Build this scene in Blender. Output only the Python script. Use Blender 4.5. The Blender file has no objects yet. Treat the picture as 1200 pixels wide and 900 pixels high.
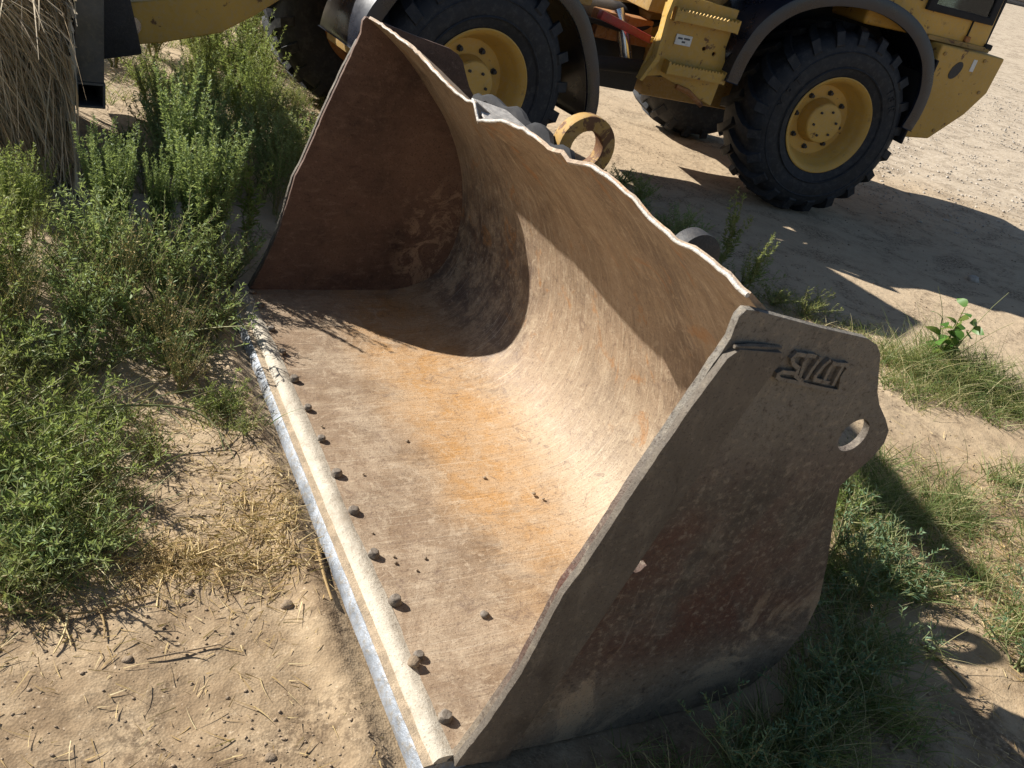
import bpy, bmesh, math, random
import numpy as np
from mathutils import Vector, Matrix

sc = bpy.context.scene
COL = sc.collection
R = math.radians

# ------------------------------------------------------------------ camera
PITCH, ROLL, HCAM = R(29.2), R(14.8), 1.72
fwd = Vector((0, math.cos(PITCH), -math.sin(PITCH)))
rt0 = Vector((1, 0, 0)); up0 = rt0.cross(fwd)
rt = rt0 * math.cos(ROLL) + up0 * math.sin(ROLL)
up = -rt0 * math.sin(ROLL) + up0 * math.cos(ROLL)
cam_d = bpy.data.cameras.new('camera'); cam = bpy.data.objects.new('camera', cam_d); COL.objects.link(cam)
cam_d.sensor_width = 36; cam_d.lens = 1030 / 1200 * 36; cam_d.clip_end = 5000; cam_d.clip_start = 0.02
cam.matrix_world = Matrix(((rt.x, up.x, -fwd.x, 0), (rt.y, up.y, -fwd.y, 0), (rt.z, up.z, -fwd.z, HCAM), (0, 0, 0, 1)))
sc.camera = cam

# ------------------------------------------------------------------ light
SUN = Vector((-1.405, 0.427, 1.0)).normalized()
EL = math.asin(SUN.z); AZ = math.atan2(SUN.x, SUN.y)
w = bpy.data.worlds.new('World'); sc.world = w; w.use_nodes = True
wn = w.node_tree.nodes; wl = w.node_tree.links; wn.clear()
sky = wn.new('ShaderNodeTexSky'); sky.sky_type = 'NISHITA'; sky.sun_disc = False
sky.sun_elevation = EL; sky.sun_rotation = AZ; sky.air_density = 1.0; sky.dust_density = 0.6
bg = wn.new('ShaderNodeBackground'); bg.inputs[1].default_value = 0.05
wo = wn.new('ShaderNodeOutputWorld'); wl.new(sky.outputs[0], bg.inputs[0]); wl.new(bg.outputs[0], wo.inputs[0])
sd = bpy.data.lights.new('sun', 'SUN'); sd.energy = 5.0; sd.angle = R(0.53); sd.color = (1.0, 0.955, 0.88)
so = bpy.data.objects.new('sun', sd); COL.objects.link(so)
so.rotation_euler = (-SUN).to_track_quat('-Z', 'Y').to_euler(); so.location = SUN * 60
sc.view_settings.view_transform = 'Standard'; sc.view_settings.look = 'None'
sc.view_settings.exposure = 0.92; sc.view_settings.gamma = 1.0; sc.view_settings.use_curve_mapping = False
sc.render.engine = 'CYCLES'; sc.cycles.max_bounces = 8; sc.cycles.transparent_max_bounces = 16

# ------------------------------------------------------------------ material helper
class NT:
    def __init__(s, name):
        s.m = bpy.data.materials.new(name); s.m.use_nodes = True
        s.t = s.m.node_tree; s.t.nodes.clear()
        s.out = s.n('ShaderNodeOutputMaterial')
        s.tc = s.n('ShaderNodeTexCoord')
    def n(s, typ, **kw):
        x = s.t.nodes.new(typ)
        for k, v in kw.items(): setattr(x, k, v)
        return x
    def l(s, a, b): s.t.links.new(a, b)
    def coord(s, scale=(1, 1, 1), rot=(0, 0, 0), which='Object', loc=(0, 0, 0)):
        mp = s.n('ShaderNodeMapping'); mp.inputs['Scale'].default_value = scale
        mp.inputs['Rotation'].default_value = rot; mp.inputs['Location'].default_value = loc
        s.l(s.tc.outputs[which], mp.inputs[0]); return mp.outputs[0]
    def noise(s, co, scale=5, detail=6, rough=.6, dist=0.):
        x = s.n('ShaderNodeTexNoise'); x.inputs['Scale'].default_value = scale
        x.inputs['Detail'].default_value = detail; x.inputs['Roughness'].default_value = rough
        x.inputs['Distortion'].default_value = dist; s.l(co, x.inputs['Vector']); return x.outputs[0]
    def voro(s, co, scale=5, feature='F1'):
        x = s.n('ShaderNodeTexVoronoi', feature=feature); x.inputs['Scale'].default_value = scale
        s.l(co, x.inputs['Vector']); return x.outputs[0]
    def ramp(s, fac, stops):
        x = s.n('ShaderNodeValToRGB'); e = x.color_ramp.elements
        while len(e) < len(stops): e.new(.5)
        for i, (p, c) in enumerate(stops):
            e[i].position = p; e[i].color = (c, c, c, 1) if isinstance(c, (int, float)) else (*c, 1)
        s.l(fac, x.inputs[0]); return x.outputs[0]
    def mix(s, fac, a, b, mode='MIX'):
        x = s.n('ShaderNodeMix', data_type='RGBA', blend_type=mode)
        for v, i in ((fac, 0), (a, 6), (b, 7)):
            if isinstance(v, (int, float)): x.inputs[i].default_value = v if i == 0 else (v, v, v, 1)
            elif isinstance(v, tuple): x.inputs[i].default_value = (*v, 1)
            else: s.l(v, x.inputs[i])
        return x.outputs[2]
    def math(s, op, a, b=0., clamp=False):
        x = s.n('ShaderNodeMath', operation=op); x.use_clamp = clamp
        for v, i in ((a, 0), (b, 1)):
            if isinstance(v, (int, float)): x.inputs[i].default_value = v
            else: s.l(v, x.inputs[i])
        return x.outputs[0]
    def rng(s, v, a, b, c=0., d=1.):
        x = s.n('ShaderNodeMapRange', interpolation_type='SMOOTHSTEP')
        for i, q in enumerate((a, b, c, d)): x.inputs[1 + i].default_value = q
        s.l(v, x.inputs[0]); return x.outputs[0]
    def sep(s, co):
        x = s.n('ShaderNodeSeparateXYZ'); s.l(co, x.inputs[0]); return x.outputs
    def attr(s, name):
        x = s.n('ShaderNodeAttribute', attribute_name=name); return x.outputs['Fac']
    def bump(s, h, strength=.5, dist=.01, prev=None):
        x = s.n('ShaderNodeBump'); x.inputs['Strength'].default_value = strength; x.inputs['Distance'].default_value = dist
        s.l(h, x.inputs['Height'])
        if prev is not None: s.l(prev, x.inputs['Normal'])
        return x.outputs[0]
    def bsdf(s, color, rough=.7, metal=0., normal=None, spec=.5, coat=0.):
        b = s.n('ShaderNodeBsdfPrincipled')
        for v, k in ((color, 'Base Color'), (rough, 'Roughness'), (metal, 'Metallic')):
            if isinstance(v, (int, float)): b.inputs[k].default_value = v if k != 'Base Color' else (v, v, v, 1)
            elif isinstance(v, tuple): b.inputs[k].default_value = (*v, 1)
            else: s.l(v, b.inputs[k])
        b.inputs['Specular IOR Level'].default_value = spec
        if normal is not None: s.l(normal, b.inputs['Normal'])
        s.b = b; s.l(b.outputs[0], s.out.inputs[0]); return b

M = {}
def m_ground():
    t = NT('sandy_ground'); co = t.coord(); xyz = t.sep(co)
    big = t.noise(co, 1.3, 5, .6); mid = t.noise(co, 7, 7, .65); fine = t.noise(co, 55, 5, .7); grit = t.voro(co, 150)
    c = t.ramp(mid, [(.28, (.165, .112, .066)), (.46, (.285, .205, .125)), (.62, (.38, .285, .18)), (.8, (.46, .355, .235))])
    c = t.mix(t.rng(big, .42, .68), c, (.365, .275, .175))
    # gravel yard beyond the loader
    gv = t.voro(co, 26); gc = t.ramp(t.noise(co, 40, 4, .7), [(.3, (.24, .21, .17)), (.5, (.42, .38, .32)), (.7, (.58, .54, .47))])
    far = t.math('ADD', t.math('MULTIPLY', xyz[0], .55), t.math('ADD', xyz[1], t.math('MULTIPLY', big, 3.0)))
    gm = t.rng(far, 11.2, 14.5); c = t.mix(gm, c, gc)
    gp = t.n('ShaderNodeTexVoronoi'); gp.inputs['Scale'].default_value = 34; t.l(co, gp.inputs['Vector'])
    gcol = t.ramp(t.sep(gp.outputs['Color'])[0], [(.0, (.16, .14, .12)), (.35, (.30, .27, .23)), (.7, (.46, .42, .36)), (1., (.66, .62, .55))])
    c = t.mix(t.math('MULTIPLY', gm, .75), c, gcol)
    # packed drive between the machine and the weeds
    packed = t.rng(t.math('ADD', xyz[1], t.math('MULTIPLY', xyz[0], -.55)), 2.2, 3.4)
    c = t.mix(t.math('MULTIPLY', packed, .65), c, (.47, .37, .255))
    # organic litter and darker crumbs, shaped patches
    lit = t.math('MULTIPLY', t.rng(t.noise(co, 3.1, 6, .7, .6), .46, .62), t.rng(fine, .40, .60))
    c = t.mix(t.math('MULTIPLY', lit, .75), c, (.105, .072, .045))
    c = t.mix(t.math('MULTIPLY', t.rng(t.noise(co, 120, 3, .7), .56, .72), .55), c, (.16, .115, .075))
    c = t.mix(t.math('MULTIPLY', t.rng(t.noise(co, 90, 3, .7), .60, .72), .5), c, (.62, .50, .36))
    h = t.math('ADD', t.math('MULTIPLY', mid, .5), t.math('ADD', t.math('MULTIPLY', fine, .35), t.math('MULTIPLY', grit, .25)))
    nrm = t.bump(h, .30, .016)
    nrm = t.bump(gv, .35, .01, nrm)
    t.bsdf(c, .95, 0, nrm, .15); return t.m
def m_metal(name, base, streak=(2, 26, 2), dark=(.09, .05, .032), dust=(.42, .31, .2), extra=None, rough=.62, bump=.5, dustamt=.5):
    t = NT(name); co = t.coord(); xyz = t.sep(co)
    st = t.noise(t.coord(streak), 3.2, 8, .68, .4); blot = t.noise(co, 2.6, 6, .62, .5); fine = t.noise(co, 60, 6, .75)
    pit = t.noise(co, 170, 3, .6); mid = t.noise(co, 11, 6, .7, .3)
    c = t.ramp(blot, [(.28, dark), (.46, base), (.6, tuple(x * 1.2 for x in base)), (.75, tuple(.5 * a + .5 * b for a, b in zip(base, dust)))])
    c = t.mix(t.math('MULTIPLY', t.rng(st, .5, .68), dustamt), c, dust)
    c = t.mix(t.math('MULTIPLY', t.rng(st, .46, .30), .55), c, dark)
    c = t.mix(t.math('MULTIPLY', t.rng(mid, .52, .70), dustamt * .8), c, dust)
    if extra: c = extra(t, c, xyz, dict(blot=blot, st=st, fine=fine, mid=mid, pit=pit, co=co))
    c = t.mix(t.math('MULTIPLY', t.rng(fine, .54, .72), .4), c, tuple(min(1, x * 1.5) for x in dust))
    c = t.mix(t.math('MULTIPLY', t.rng(pit, .57, .66), .6), c, dark)
    h = t.math('ADD', t.math('MULTIPLY', fine, .5), t.math('ADD', t.math('MULTIPLY', st, .6), t.math('MULTIPLY', mid, .8)))
    nrm = t.bump(h, bump, .008); nrm = t.bump(pit, bump * .35, .003, nrm)
    t.bsdf(c, t.ramp(mid, [(.3, rough - .12), (.7, min(1, rough + .2))]), .0, nrm, .4); return t.m
def shell_extra(t, c, xyz, n):
    v, u, z = xyz[0], xyz[1], xyz[2]
    # orange rust where water stands at the back of the floor
    m = t.math('MULTIPLY', t.math('MULTIPLY', t.rng(v, .26, .52), t.rng(v, .95, .66)), t.rng(z, .40, .10))
    m = t.math('MULTIPLY', m, t.rng(t.math('ADD', n['blot'], t.math('MULTIPLY', n['st'], .4)), .44, .74))
    m = t.math('MULTIPLY', m, t.rng(u, .05, .8))
    c = t.mix(t.math('MULTIPLY', m, .78), c, (.46, .235, .068))
    # pale dry dirt on the flat of the floor
    d = t.math('MULTIPLY', t.rng(z, .16, .06), t.rng(n['mid'], .34, .62))
    c = t.mix(t.math('MULTIPLY', d, .45), c, (.42, .325, .225))
    d2 = t.math('MULTIPLY', t.math('MULTIPLY', t.rng(v, .55, .80), t.rng(z, .55, .25)), t.rng(u, 1.5, .5))
    c = t.mix(t.math('MULTIPLY', d2, .55), c, (.46, .37, .265))
    # dark brown mottled band in the far heel
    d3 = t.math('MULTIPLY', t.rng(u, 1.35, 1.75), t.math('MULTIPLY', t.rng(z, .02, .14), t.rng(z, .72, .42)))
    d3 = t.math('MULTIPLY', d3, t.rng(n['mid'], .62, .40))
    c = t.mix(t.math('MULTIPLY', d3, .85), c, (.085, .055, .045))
    # drag scratches and bare brown wear across the floor
    sc1 = t.noise(t.coord((1.2, 60, 1.2), (0, 0, .22)), 2.4, 6, .7, .3)
    c = t.mix(t.math('MULTIPLY', t.rng(sc1, .54, .72), .32), c, (.58, .48, .355))
    c = t.mix(t.math('MULTIPLY', t.math('MULTIPLY', t.rng(sc1, .46, .30), t.rng(z, .3, .08)), .38), c, (.165, .115, .082))
    wn_ = t.noise(n['co'], 4.5, 7, .7, .8)
    c = t.mix(t.math('MULTIPLY', t.math('MULTIPLY', t.rng(wn_, .46, .58), t.rng(v, .5, .22)), .75), c, (.225, .15, .092))
    gou = t.noise(t.coord((.9, 130, .9), (0, 0, -.12)), 2.0, 3, .6, .15)
    c = t.mix(t.math('MULTIPLY', t.rng(gou, .62, .67), .4), c, (.10, .068, .05))
    gl2 = t.noise(t.coord((1.1, 110, 1.1), (0, 0, .3)), 2.3, 3, .6, .2)
    c = t.mix(t.math('MULTIPLY', t.rng(gl2, .63, .68), .35), c, (.66, .57, .44))
    fl = t.noise(n['co'], 16, 9, .78, 1.4)
    c = t.mix(t.math('MULTIPLY', t.rng(fl, .55, .60), .35), c, (.53, .43, .31))
    c = t.mix(t.math('MULTIPLY', t.rng(fl, .42, .40), .5), c, (.15, .10, .072))
    # rust freckles on the back wall
    r = t.math('MULTIPLY', t.rng(t.noise(n['co'], 5.5, 7, .72, 1.), .555, .64), t.rng(z, .16, .30))
    c = t.mix(t.math('MULTIPLY', r, .7), c, (.34, .17, .065))
    return c
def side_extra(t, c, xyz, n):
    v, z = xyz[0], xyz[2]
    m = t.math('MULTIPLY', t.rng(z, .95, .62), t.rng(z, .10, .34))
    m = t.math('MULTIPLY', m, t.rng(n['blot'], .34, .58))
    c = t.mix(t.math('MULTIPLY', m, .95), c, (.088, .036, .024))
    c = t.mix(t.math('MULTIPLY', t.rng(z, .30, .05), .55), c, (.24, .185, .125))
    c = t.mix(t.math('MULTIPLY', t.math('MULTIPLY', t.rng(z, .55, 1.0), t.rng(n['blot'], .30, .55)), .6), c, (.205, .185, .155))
    fl = t.noise(n['co'], 48, 6, .72, .2)
    c = t.mix(t.math('MULTIPLY', t.rng(fl, .52, .66), .6), c, (.27, .225, .17))
    c = t.mix(t.math('MULTIPLY', t.rng(fl, .46, .34), .7), c, (.045, .029, .023))
    g2 = t.noise(t.coord((60, 1, 2.2), (0, .5, 0)), 1.6, 3, .6, .2)
    c = t.mix(t.math('MULTIPLY', t.rng(g2, .64, .68), .3), c, (.30, .26, .21))
    sp = t.math('MULTIPLY', t.rng(t.noise(n['co'], 4.2, 7, .7, .8), .53, .62), t.rng(z, .55, .2))
    c = t.mix(t.math('MULTIPLY', sp, .55), c, (.42, .32, .21))
    return c
def far_extra(t, c, xyz, n):
    v, z = xyz[0], xyz[2]
    m = t.math('MULTIPLY', t.rng(v, .60, .84), t.rng(t.noise(n['co'], 9, 8, .75, 1.2), .50, .58))
    m = t.math('MULTIPLY', m, t.rng(z, .62, .45))
    c = t.mix(t.math('MULTIPLY', m, .85), c, (.42, .30, .20))
    c = t.mix(t.math('MULTIPLY', t.rng(t.noise(n['co'], 1.8, 5, .6), .45, .62), .5), c, (.175, .105, .072))
    return c
def m_paint(name, col, rough=.42, rust=.62, dust=.35, grime=(.12, .075, .035), dustc=(.42, .35, .26)):
    t = NT(name); co = t.coord()
    a = t.noise(co, 1.7, 5, .6); b = t.noise(co, 9, 7, .72, .4); f = t.noise(co, 45, 5, .7)
    c = t.ramp(a, [(.3, tuple(x * .78 for x in col)), (.6, col), (.8, tuple(min(1, x * 1.12) for x in col))])
    c = t.mix(t.math('MULTIPLY', t.rng(f, .42, .68), dust), c, dustc)
    c = t.mix(t.math('MULTIPLY', t.rng(b, rust, rust + .045), .9), c, (.11, .045, .022))
    c = t.mix(t.math('MULTIPLY', t.rng(b, .42, .28), .5), c, grime)
    t.bsdf(c, t.ramp(f, [(.3, rough), (.75, min(1, rough + .35))]), 0, t.bump(f, .18, .004), .45); return t.m
def m_plain(name, col, rough=.6, metal=0., var=.35, scale=14, bump=.25, dust=None, spec=.5):
    t = NT(name); co = t.coord(); a = t.noise(co, scale, 6, .65); f = t.noise(co, scale * 6, 4, .7)
    c = t.ramp(a, [(.3, tuple(x * (1 - var) for x in col)), (.7, tuple(min(1, x * (1 + var)) for x in col))])
    if dust: c = t.mix(t.math('MULTIPLY', t.rng(f, .45, .7), dust[0]), c, dust[1])
    t.bsdf(c, t.ramp(a, [(.3, max(.05, rough - .1)), (.7, min(1, rough + .15))]), metal, t.bump(f, bump, .004), spec); return t.m
def m_leaf(name, stops, trans=.35, rough=.55):
    t = NT(name); a = t.attr('rnd'); oi = t.n('ShaderNodeObjectInfo')
    f = t.math('ADD', t.math('MULTIPLY', a, .8), t.math('MULTIPLY', oi.outputs['Random'], .2))
    c = t.ramp(f, stops)
    b = t.bsdf(c, rough, 0, None, .3); tr = t.n('ShaderNodeBsdfTranslucent')
    t.l(t.mix(.55, c, (.42, .48, .12), 'MIX'), tr.inputs[0])
    mx = t.n('ShaderNodeMixShader'); mx.inputs[0].default_value = trans
    t.l(b.outputs[0], mx.inputs[1]); t.l(tr.outputs[0], mx.inputs[2]); t.l(mx.outputs[0], t.out.inputs[0]); return t.m

M['ground'] = m_ground()
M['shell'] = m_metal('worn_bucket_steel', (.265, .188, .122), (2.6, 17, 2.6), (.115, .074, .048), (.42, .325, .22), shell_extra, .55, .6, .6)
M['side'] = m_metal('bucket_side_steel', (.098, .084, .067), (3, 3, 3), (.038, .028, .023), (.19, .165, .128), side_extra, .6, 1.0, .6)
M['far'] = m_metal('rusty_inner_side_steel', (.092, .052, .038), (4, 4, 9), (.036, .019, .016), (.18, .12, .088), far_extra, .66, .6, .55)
M['cutter'] = m_metal('side_cutter_steel', (.10, .084, .067), (7, 7, 3), (.04, .03, .024), (.20, .17, .13), None, .68, .7, .5)
M['bright'] = m_plain('ground_bright_steel', (.29, .315, .35), .5, .3, .4, 9, .8, (.8, (.24, .205, .155)))
M['ledge'] = m_plain('dirt_filled_groove', (.40, .31, .21), .9, 0, .35, 30, .9)
M['cream'] = m_metal('dried_mud_on_edge', (.44, .39, .31), (6, 5, 6), (.24, .18, .12), (.54, .49, .40), None, .65, .75, .5)
M['bolt'] = m_metal('worn_bolt_steel', (.17, .14, .11), (9, 9, 9), (.07, .05, .04), (.42, .35, .26), None, .6, .5, .5)
M['lipmetal'] = m_plain('torn_bare_lip_metal', (.48, .45, .41), .55, .2, .4, 35, .8, (.5, (.30, .22, .15)))
M['dark_iron'] = m_plain('dark_greasy_iron', (.030, .029, .031), .6, 0, .4, 18, .5, (.25, (.12, .10, .08)))
M['hook'] = m_paint('rusty_yellow_hook', (.40, .235, .055), .6, .475, .25, (.07, .038, .024))
M['yellow'] = m_paint('machine_yellow', (.56, .335, .062), .42, .595, .28)
M['yellow_dark'] = m_paint('greasy_machine_yellow', (.36, .215, .055), .5, .60, .3, (.05, .035, .025))
M['rim'] = m_paint('wheel_rim_yellow', (.58, .35, .07), .4, .64, .25)
M['orange'] = m_paint('rusty_orange_casting', (.34, .135, .03), .6, .55, .25)
M['rubber'] = m_plain('tyre_rubber', (.016, .018, .023), .66, 0, .5, 4, .6, (.38, (.075, .073, .072)), .35)
M['fender'] = m_plain('black_plastic_fender', (.010, .013, .024), .28, 0, .4, 4, .10, (.05, (.10, .10, .11)), .55)
M['black'] = m_plain('black_rubber_seal', (.016, .016, .018), .85, 0, .3, 14, .2)
M['red'] = m_plain('faded_red_paint', (.32, .03, .03), .45, 0, .3, 14, .2, (.2, (.3, .2, .15)))
M['chrome'] = m_plain('cylinder_rod_chrome', (.62, .64, .68), .18, .9, .1, 8, .05)
M['sticker'] = m_plain('white_sticker', (.66, .67, .66), .45, 0, .12, 30, .05, (.25, (.4, .34, .26)))
M['ink'] = m_plain('sticker_ink', (.05, .06, .08), .5, 0, .2, 30, .02)
M['greysteel'] = m_plain('dark_grey_tube_steel', (.085, .085, .088), .5, .1, .25, 7, .3, (.3, (.2, .17, .14)))
M['straw'] = m_leaf('bale_straw', [(.0, (.20, .145, .09)), (.35, (.38, .295, .19)), (.7, (.52, .42, .285)), (1, (.66, .56, .41))], .12, .7)
M['balecore'] = m_plain('packed_straw', (.13, .095, .058), .95, 0, .5, 40, 1.)
M['drystraw'] = m_leaf('dry_straw_litter', [(.0, (.20, .13, .06)), (.4, (.40, .27, .11)), (.75, (.56, .42, .20)), (1, (.68, .57, .35))], .15, .65)
M['leafA'] = m_leaf('grey_green_leaf', [(.0, (.07, .125, .042)), (.35, (.155, .235, .085)), (.7, (.275, .36, .145)), (1, (.44, .50, .26))], .38)
M['leafB'] = m_leaf('bright_green_leaf', [(.0, (.085, .145, .033)), (.4, (.185, .26, .07)), (.85, (.30, .36, .105)), (1, (.46, .47, .19))], .40)
M['leafD'] = m_leaf('blue_green_leaf', [(.0, (.05, .105, .055)), (.5, (.10, .18, .095)), (.85, (.19, .27, .15)), (1, (.34, .40, .26))], .3)
M['leafC'] = m_leaf('yellowing_leaf', [(.0, (.09, .12, .035)), (.5, (.19, .22, .07)), (.85, (.30, .30, .11)), (1, (.42, .37, .17))], .34)
M['broad'] = m_leaf('broad_green_leaf', [(.0, (.04, .11, .02)), (1, (.10, .22, .04))], .35, .4)
M['grass'] = m_leaf('grass_blade', [(.0, (.045, .09, .02)), (.35, (.11, .165, .05)), (.6, (.20, .235, .085)), (.75, (.38, .33, .16)), (1, (.55, .46, .27))], .32)
M['stem'] = m_leaf('pale_weed_stem', [(.0, (.13, .16, .06)), (.6, (.24, .25, .11)), (1, (.34, .27, .15))], .1)
M['twig'] = m_plain('dry_twig_bark', (.30, .215, .13), .85, 0, .4, 40, .6)
M['clod'] = m_plain('dirt_clod', (.27, .20, .132), .95, 0, .45, 30, .9)
M['stone'] = m_plain('pale_stone', (.36, .32, .27), .85, 0, .3, 25, .5)
M['greywood'] = m_plain('weathered_wood', (.26, .23, .20), .9, 0, .4, 12, .7)
def m_glass():
    t = NT('tinted_glass'); g = t.n('ShaderNodeBsdfGlossy'); g.inputs['Roughness'].default_value = .03
    tr = t.n('ShaderNodeBsdfTransparent'); tr.inputs[0].default_value = (.55, .68, .68, 1)
    fr = t.n('ShaderNodeFresnel'); fr.inputs[0].default_value = 1.5
    mx = t.n('ShaderNodeMixShader'); t.l(fr.outputs[0], mx.inputs[0]); t.l(tr.outputs[0], mx.inputs[1]); t.l(g.outputs[0], mx.inputs[2])
    t.l(mx.outputs[0], t.out.inputs[0]); return t.m
M['glass'] = m_glass()

# ------------------------------------------------------------------ object helpers
def tag(o, label=None, cat=None, group=None, kind=None):
    if label: o['label'] = label
    if cat: o['category'] = cat
    if group: o['group'] = group
    if kind: o['kind'] = kind
    return o
def empty(name, loc=(0, 0, 0), rz=0., parent=None):
    o = bpy.data.objects.new(name, None); COL.objects.link(o); o.location = loc; o.rotation_euler = (0, 0, rz)
    o.empty_display_size = .1
    if parent: o.parent = parent
    return o
def link(name, me, mat, parent=None, loc=None):
    if mat is not None and not me.materials: me.materials.append(mat)
    o = bpy.data.objects.new(name, me); COL.objects.link(o)
    if parent: o.parent = parent
    if loc is not None: o.location = loc
    return o

class MB:
    """collects simple solids in one bmesh"""
    def __init__(s, f=None): s.bm = bmesh.new(); s.f = f or (lambda p: p)
    def vs(s, pts): return [s.bm.verts.new(s.f(tuple(p))) for p in pts]
    def face(s, vs):
        try: return s.bm.faces.new(vs)
        except ValueError: return None
    def hexa(s, p):
        v = s.vs(p)
        for q in ((0, 3, 2, 1), (4, 5, 6, 7), (0, 1, 5, 4), (1, 2, 6, 5), (2, 3, 7, 6), (3, 0, 4, 7)): s.face([v[i] for i in q])
        return s
    def box(s, a, b):
        (x0, y0, z0), (x1, y1, z1) = a, b
        return s.hexa([(x0, y0, z0), (x1, y0, z0), (x1, y1, z0), (x0, y1, z0), (x0, y0, z1), (x1, y0, z1), (x1, y1, z1), (x0, y1, z1)])
    def prism(s, poly, y0, y1):
        """polygon in (x,z) extruded along y"""
        a = s.vs([(x, y0, z) for x, z in poly]); b = s.vs([(x, y1, z) for x, z in poly]); n = len(poly)
        s.face(a); s.face(b[::-1])
        for i in range(n): s.face([a[i], b[i], b[(i + 1) % n], a[(i + 1) % n]])
        return s
    def strip(s, prof, y0, y1, closed=False):
        """open polyline band (x,z) from y0 to y1"""
        return s
    def tube(s, pts, r, n=8, cap=True, sq=1.):
        pts = [Vector(p) for p in pts]; rings = []
        ref = None
        for i, p in enumerate(pts):
            t = (pts[min(i + 1, len(pts) - 1)] - pts[max(i - 1, 0)]).normalized()
            if ref is None: ref = Vector((0, 0, 1)) if abs(t.z) < .9 else Vector((1, 0, 0))
            a = (ref - t * ref.dot(t)).normalized(); ref = a; b = t.cross(a)
            rr = r[i] if isinstance(r, (list, tuple)) else r
            rings.append(s.vs([p + (a * math.cos(k * 2 * math.pi / n) * sq + b * math.sin(k * 2 * math.pi / n)) * rr for k in range(n)]))
        for q, w_ in zip(rings, rings[1:]):
            for k in range(n): s.face([q[k], q[(k + 1) % n], w_[(k + 1) % n], w_[k]])
        if cap: s.face(rings[0][::-1]); s.face(rings[-1])
        return s
    def lathe(s, prof, n=48, closed=False):
        """profile of (y,r) turned about the local y axis"""
        rings = []
        for y, r in prof:
            rings.append(s.vs([(r * math.cos(k * 2 * math.pi / n), y, r * math.sin(k * 2 * math.pi / n)) for k in range(n)]))
        m = len(rings)
        for i in range(m if closed else m - 1):
            q, w_ = rings[i], rings[(i + 1) % m]
            for k in range(n): s.face([q[k], q[(k + 1) % n], w_[(k + 1) % n], w_[k]])
        return s
    def plate(s, outline, holes, y0, y1):
        """flat plate with holes; outlines in (x,z)"""
        bm2 = bmesh.new(); ed = []
        for lp in [outline] + holes:
            v = [bm2.verts.new((x, y0, z)) for x, z in lp]
            ed += [bm2.edges.new((v[i], v[(i + 1) % len(v)])) for i in range(len(v))]
        g = bmesh.ops.triangle_fill(bm2, edges=ed, use_beauty=True)
        r = bmesh.ops.extrude_face_region(bm2, geom=list(bm2.faces))
        bmesh.ops.translate(bm2, verts=[x for x in r['geom'] if isinstance(x, bmesh.types.BMVert)], vec=(0, y1 - y0, 0))
        mp = {}
        for v in bm2.verts: mp[v] = s.bm.verts.new(s.f(tuple(v.co)))
        for f in bm2.faces: s.face([mp[v] for v in f.verts])
        bm2.free(); return s
    def bevel(s, off, seg=2, ang=35):
        bmesh.ops.remove_doubles(s.bm, verts=s.bm.verts, dist=1e-5)
        e = [x for x in s.bm.edges if len(x.link_faces) == 2 and x.calc_face_angle(0) > R(ang)]
        if e: bmesh.ops.bevel(s.bm, geom=e, offset=off, segments=seg, affect='EDGES', profile=.6, clamp_overlap=True)
        return s
    def mesh(s, name, smooth=True, ang=38):
        bmesh.ops.recalc_face_normals(s.bm, faces=s.bm.faces)
        me = bpy.data.meshes.new(name); s.bm.to_mesh(me); s.bm.free()
        if smooth:
            me.polygons.foreach_set('use_smooth', [True] * len(me.polygons)); me.set_sharp_from_angle(angle=R(ang))
        return me
    def build(s, name, mat, parent=None, smooth=True, ang=38): return link(name, s.mesh(name, smooth, ang), M[mat], parent)

def catmull(pts, k=6):
    pts = [np.array(p, float) for p in pts]; P = [2 * pts[0] - pts[1]] + pts + [2 * pts[-1] - pts[-2]]; out = []
    for i in range(1, len(P) - 2):
        for j in range(k):
            t = j / k; a, b, c, d = P[i - 1:i + 3]
            out.append(.5 * (2 * b + (c - a) * t + (2 * a - 5 * b + 4 * c - d) * t * t + (3 * b - 3 * c + d - a) * t ** 3))
    out.append(pts[-1]); return [tuple(x) for x in out]
def circ(cx, cz, r, n=20, jag=0., seed=0):
    rr = random.Random(seed)
    return [(cx + (r + rr.uniform(-jag, jag)) * math.cos(i * 2 * math.pi / n), cz + (r + rr.uniform(-jag, jag)) * math.sin(i * 2 * math.pi / n)) for i in range(n)]

def np_mesh(name, verts, faces, rnd=None, smooth=False):
    verts = np.asarray(verts, np.float32); faces = np.asarray(faces, np.int32); k = faces.shape[1]
    me = bpy.data.meshes.new(name)
    me.vertices.add(len(verts)); me.vertices.foreach_set('co', verts.ravel())
    me.loops.add(faces.size); me.loops.foreach_set('vertex_index', faces.ravel())
    me.polygons.add(len(faces)); me.polygons.foreach_set('loop_start', np.arange(0, faces.size, k, dtype=np.int32))
    me.polygons.foreach_set('loop_total', np.full(len(faces), k, np.int32))
    if rnd is not None:
        a = me.attributes.new('rnd', 'FLOAT', 'POINT'); a.data.foreach_set('value', np.asarray(rnd, np.float32))
    if smooth: me.polygons.foreach_set('use_smooth', np.ones(len(faces), bool))
    me.update(calc_edges=True); me.validate(); return me

# ------------------------------------------------------------------ noise + ground height
_rs = np.random.RandomState(11); _tab = _rs.rand(256, 256)
def vnoise(x, y):
    xi = np.floor(x).astype(int); yi = np.floor(y).astype(int); fx = x - xi; fy = y - yi
    fx = fx * fx * (3 - 2 * fx); fy = fy * fy * (3 - 2 * fy); g = lambda i, j: _tab[i & 255, j & 255]
    return (g(xi, yi) * (1 - fx) + g(xi + 1, yi) * fx) * (1 - fy) + (g(xi, yi + 1) * (1 - fx) + g(xi + 1, yi + 1) * fx) * fy - .5
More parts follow.
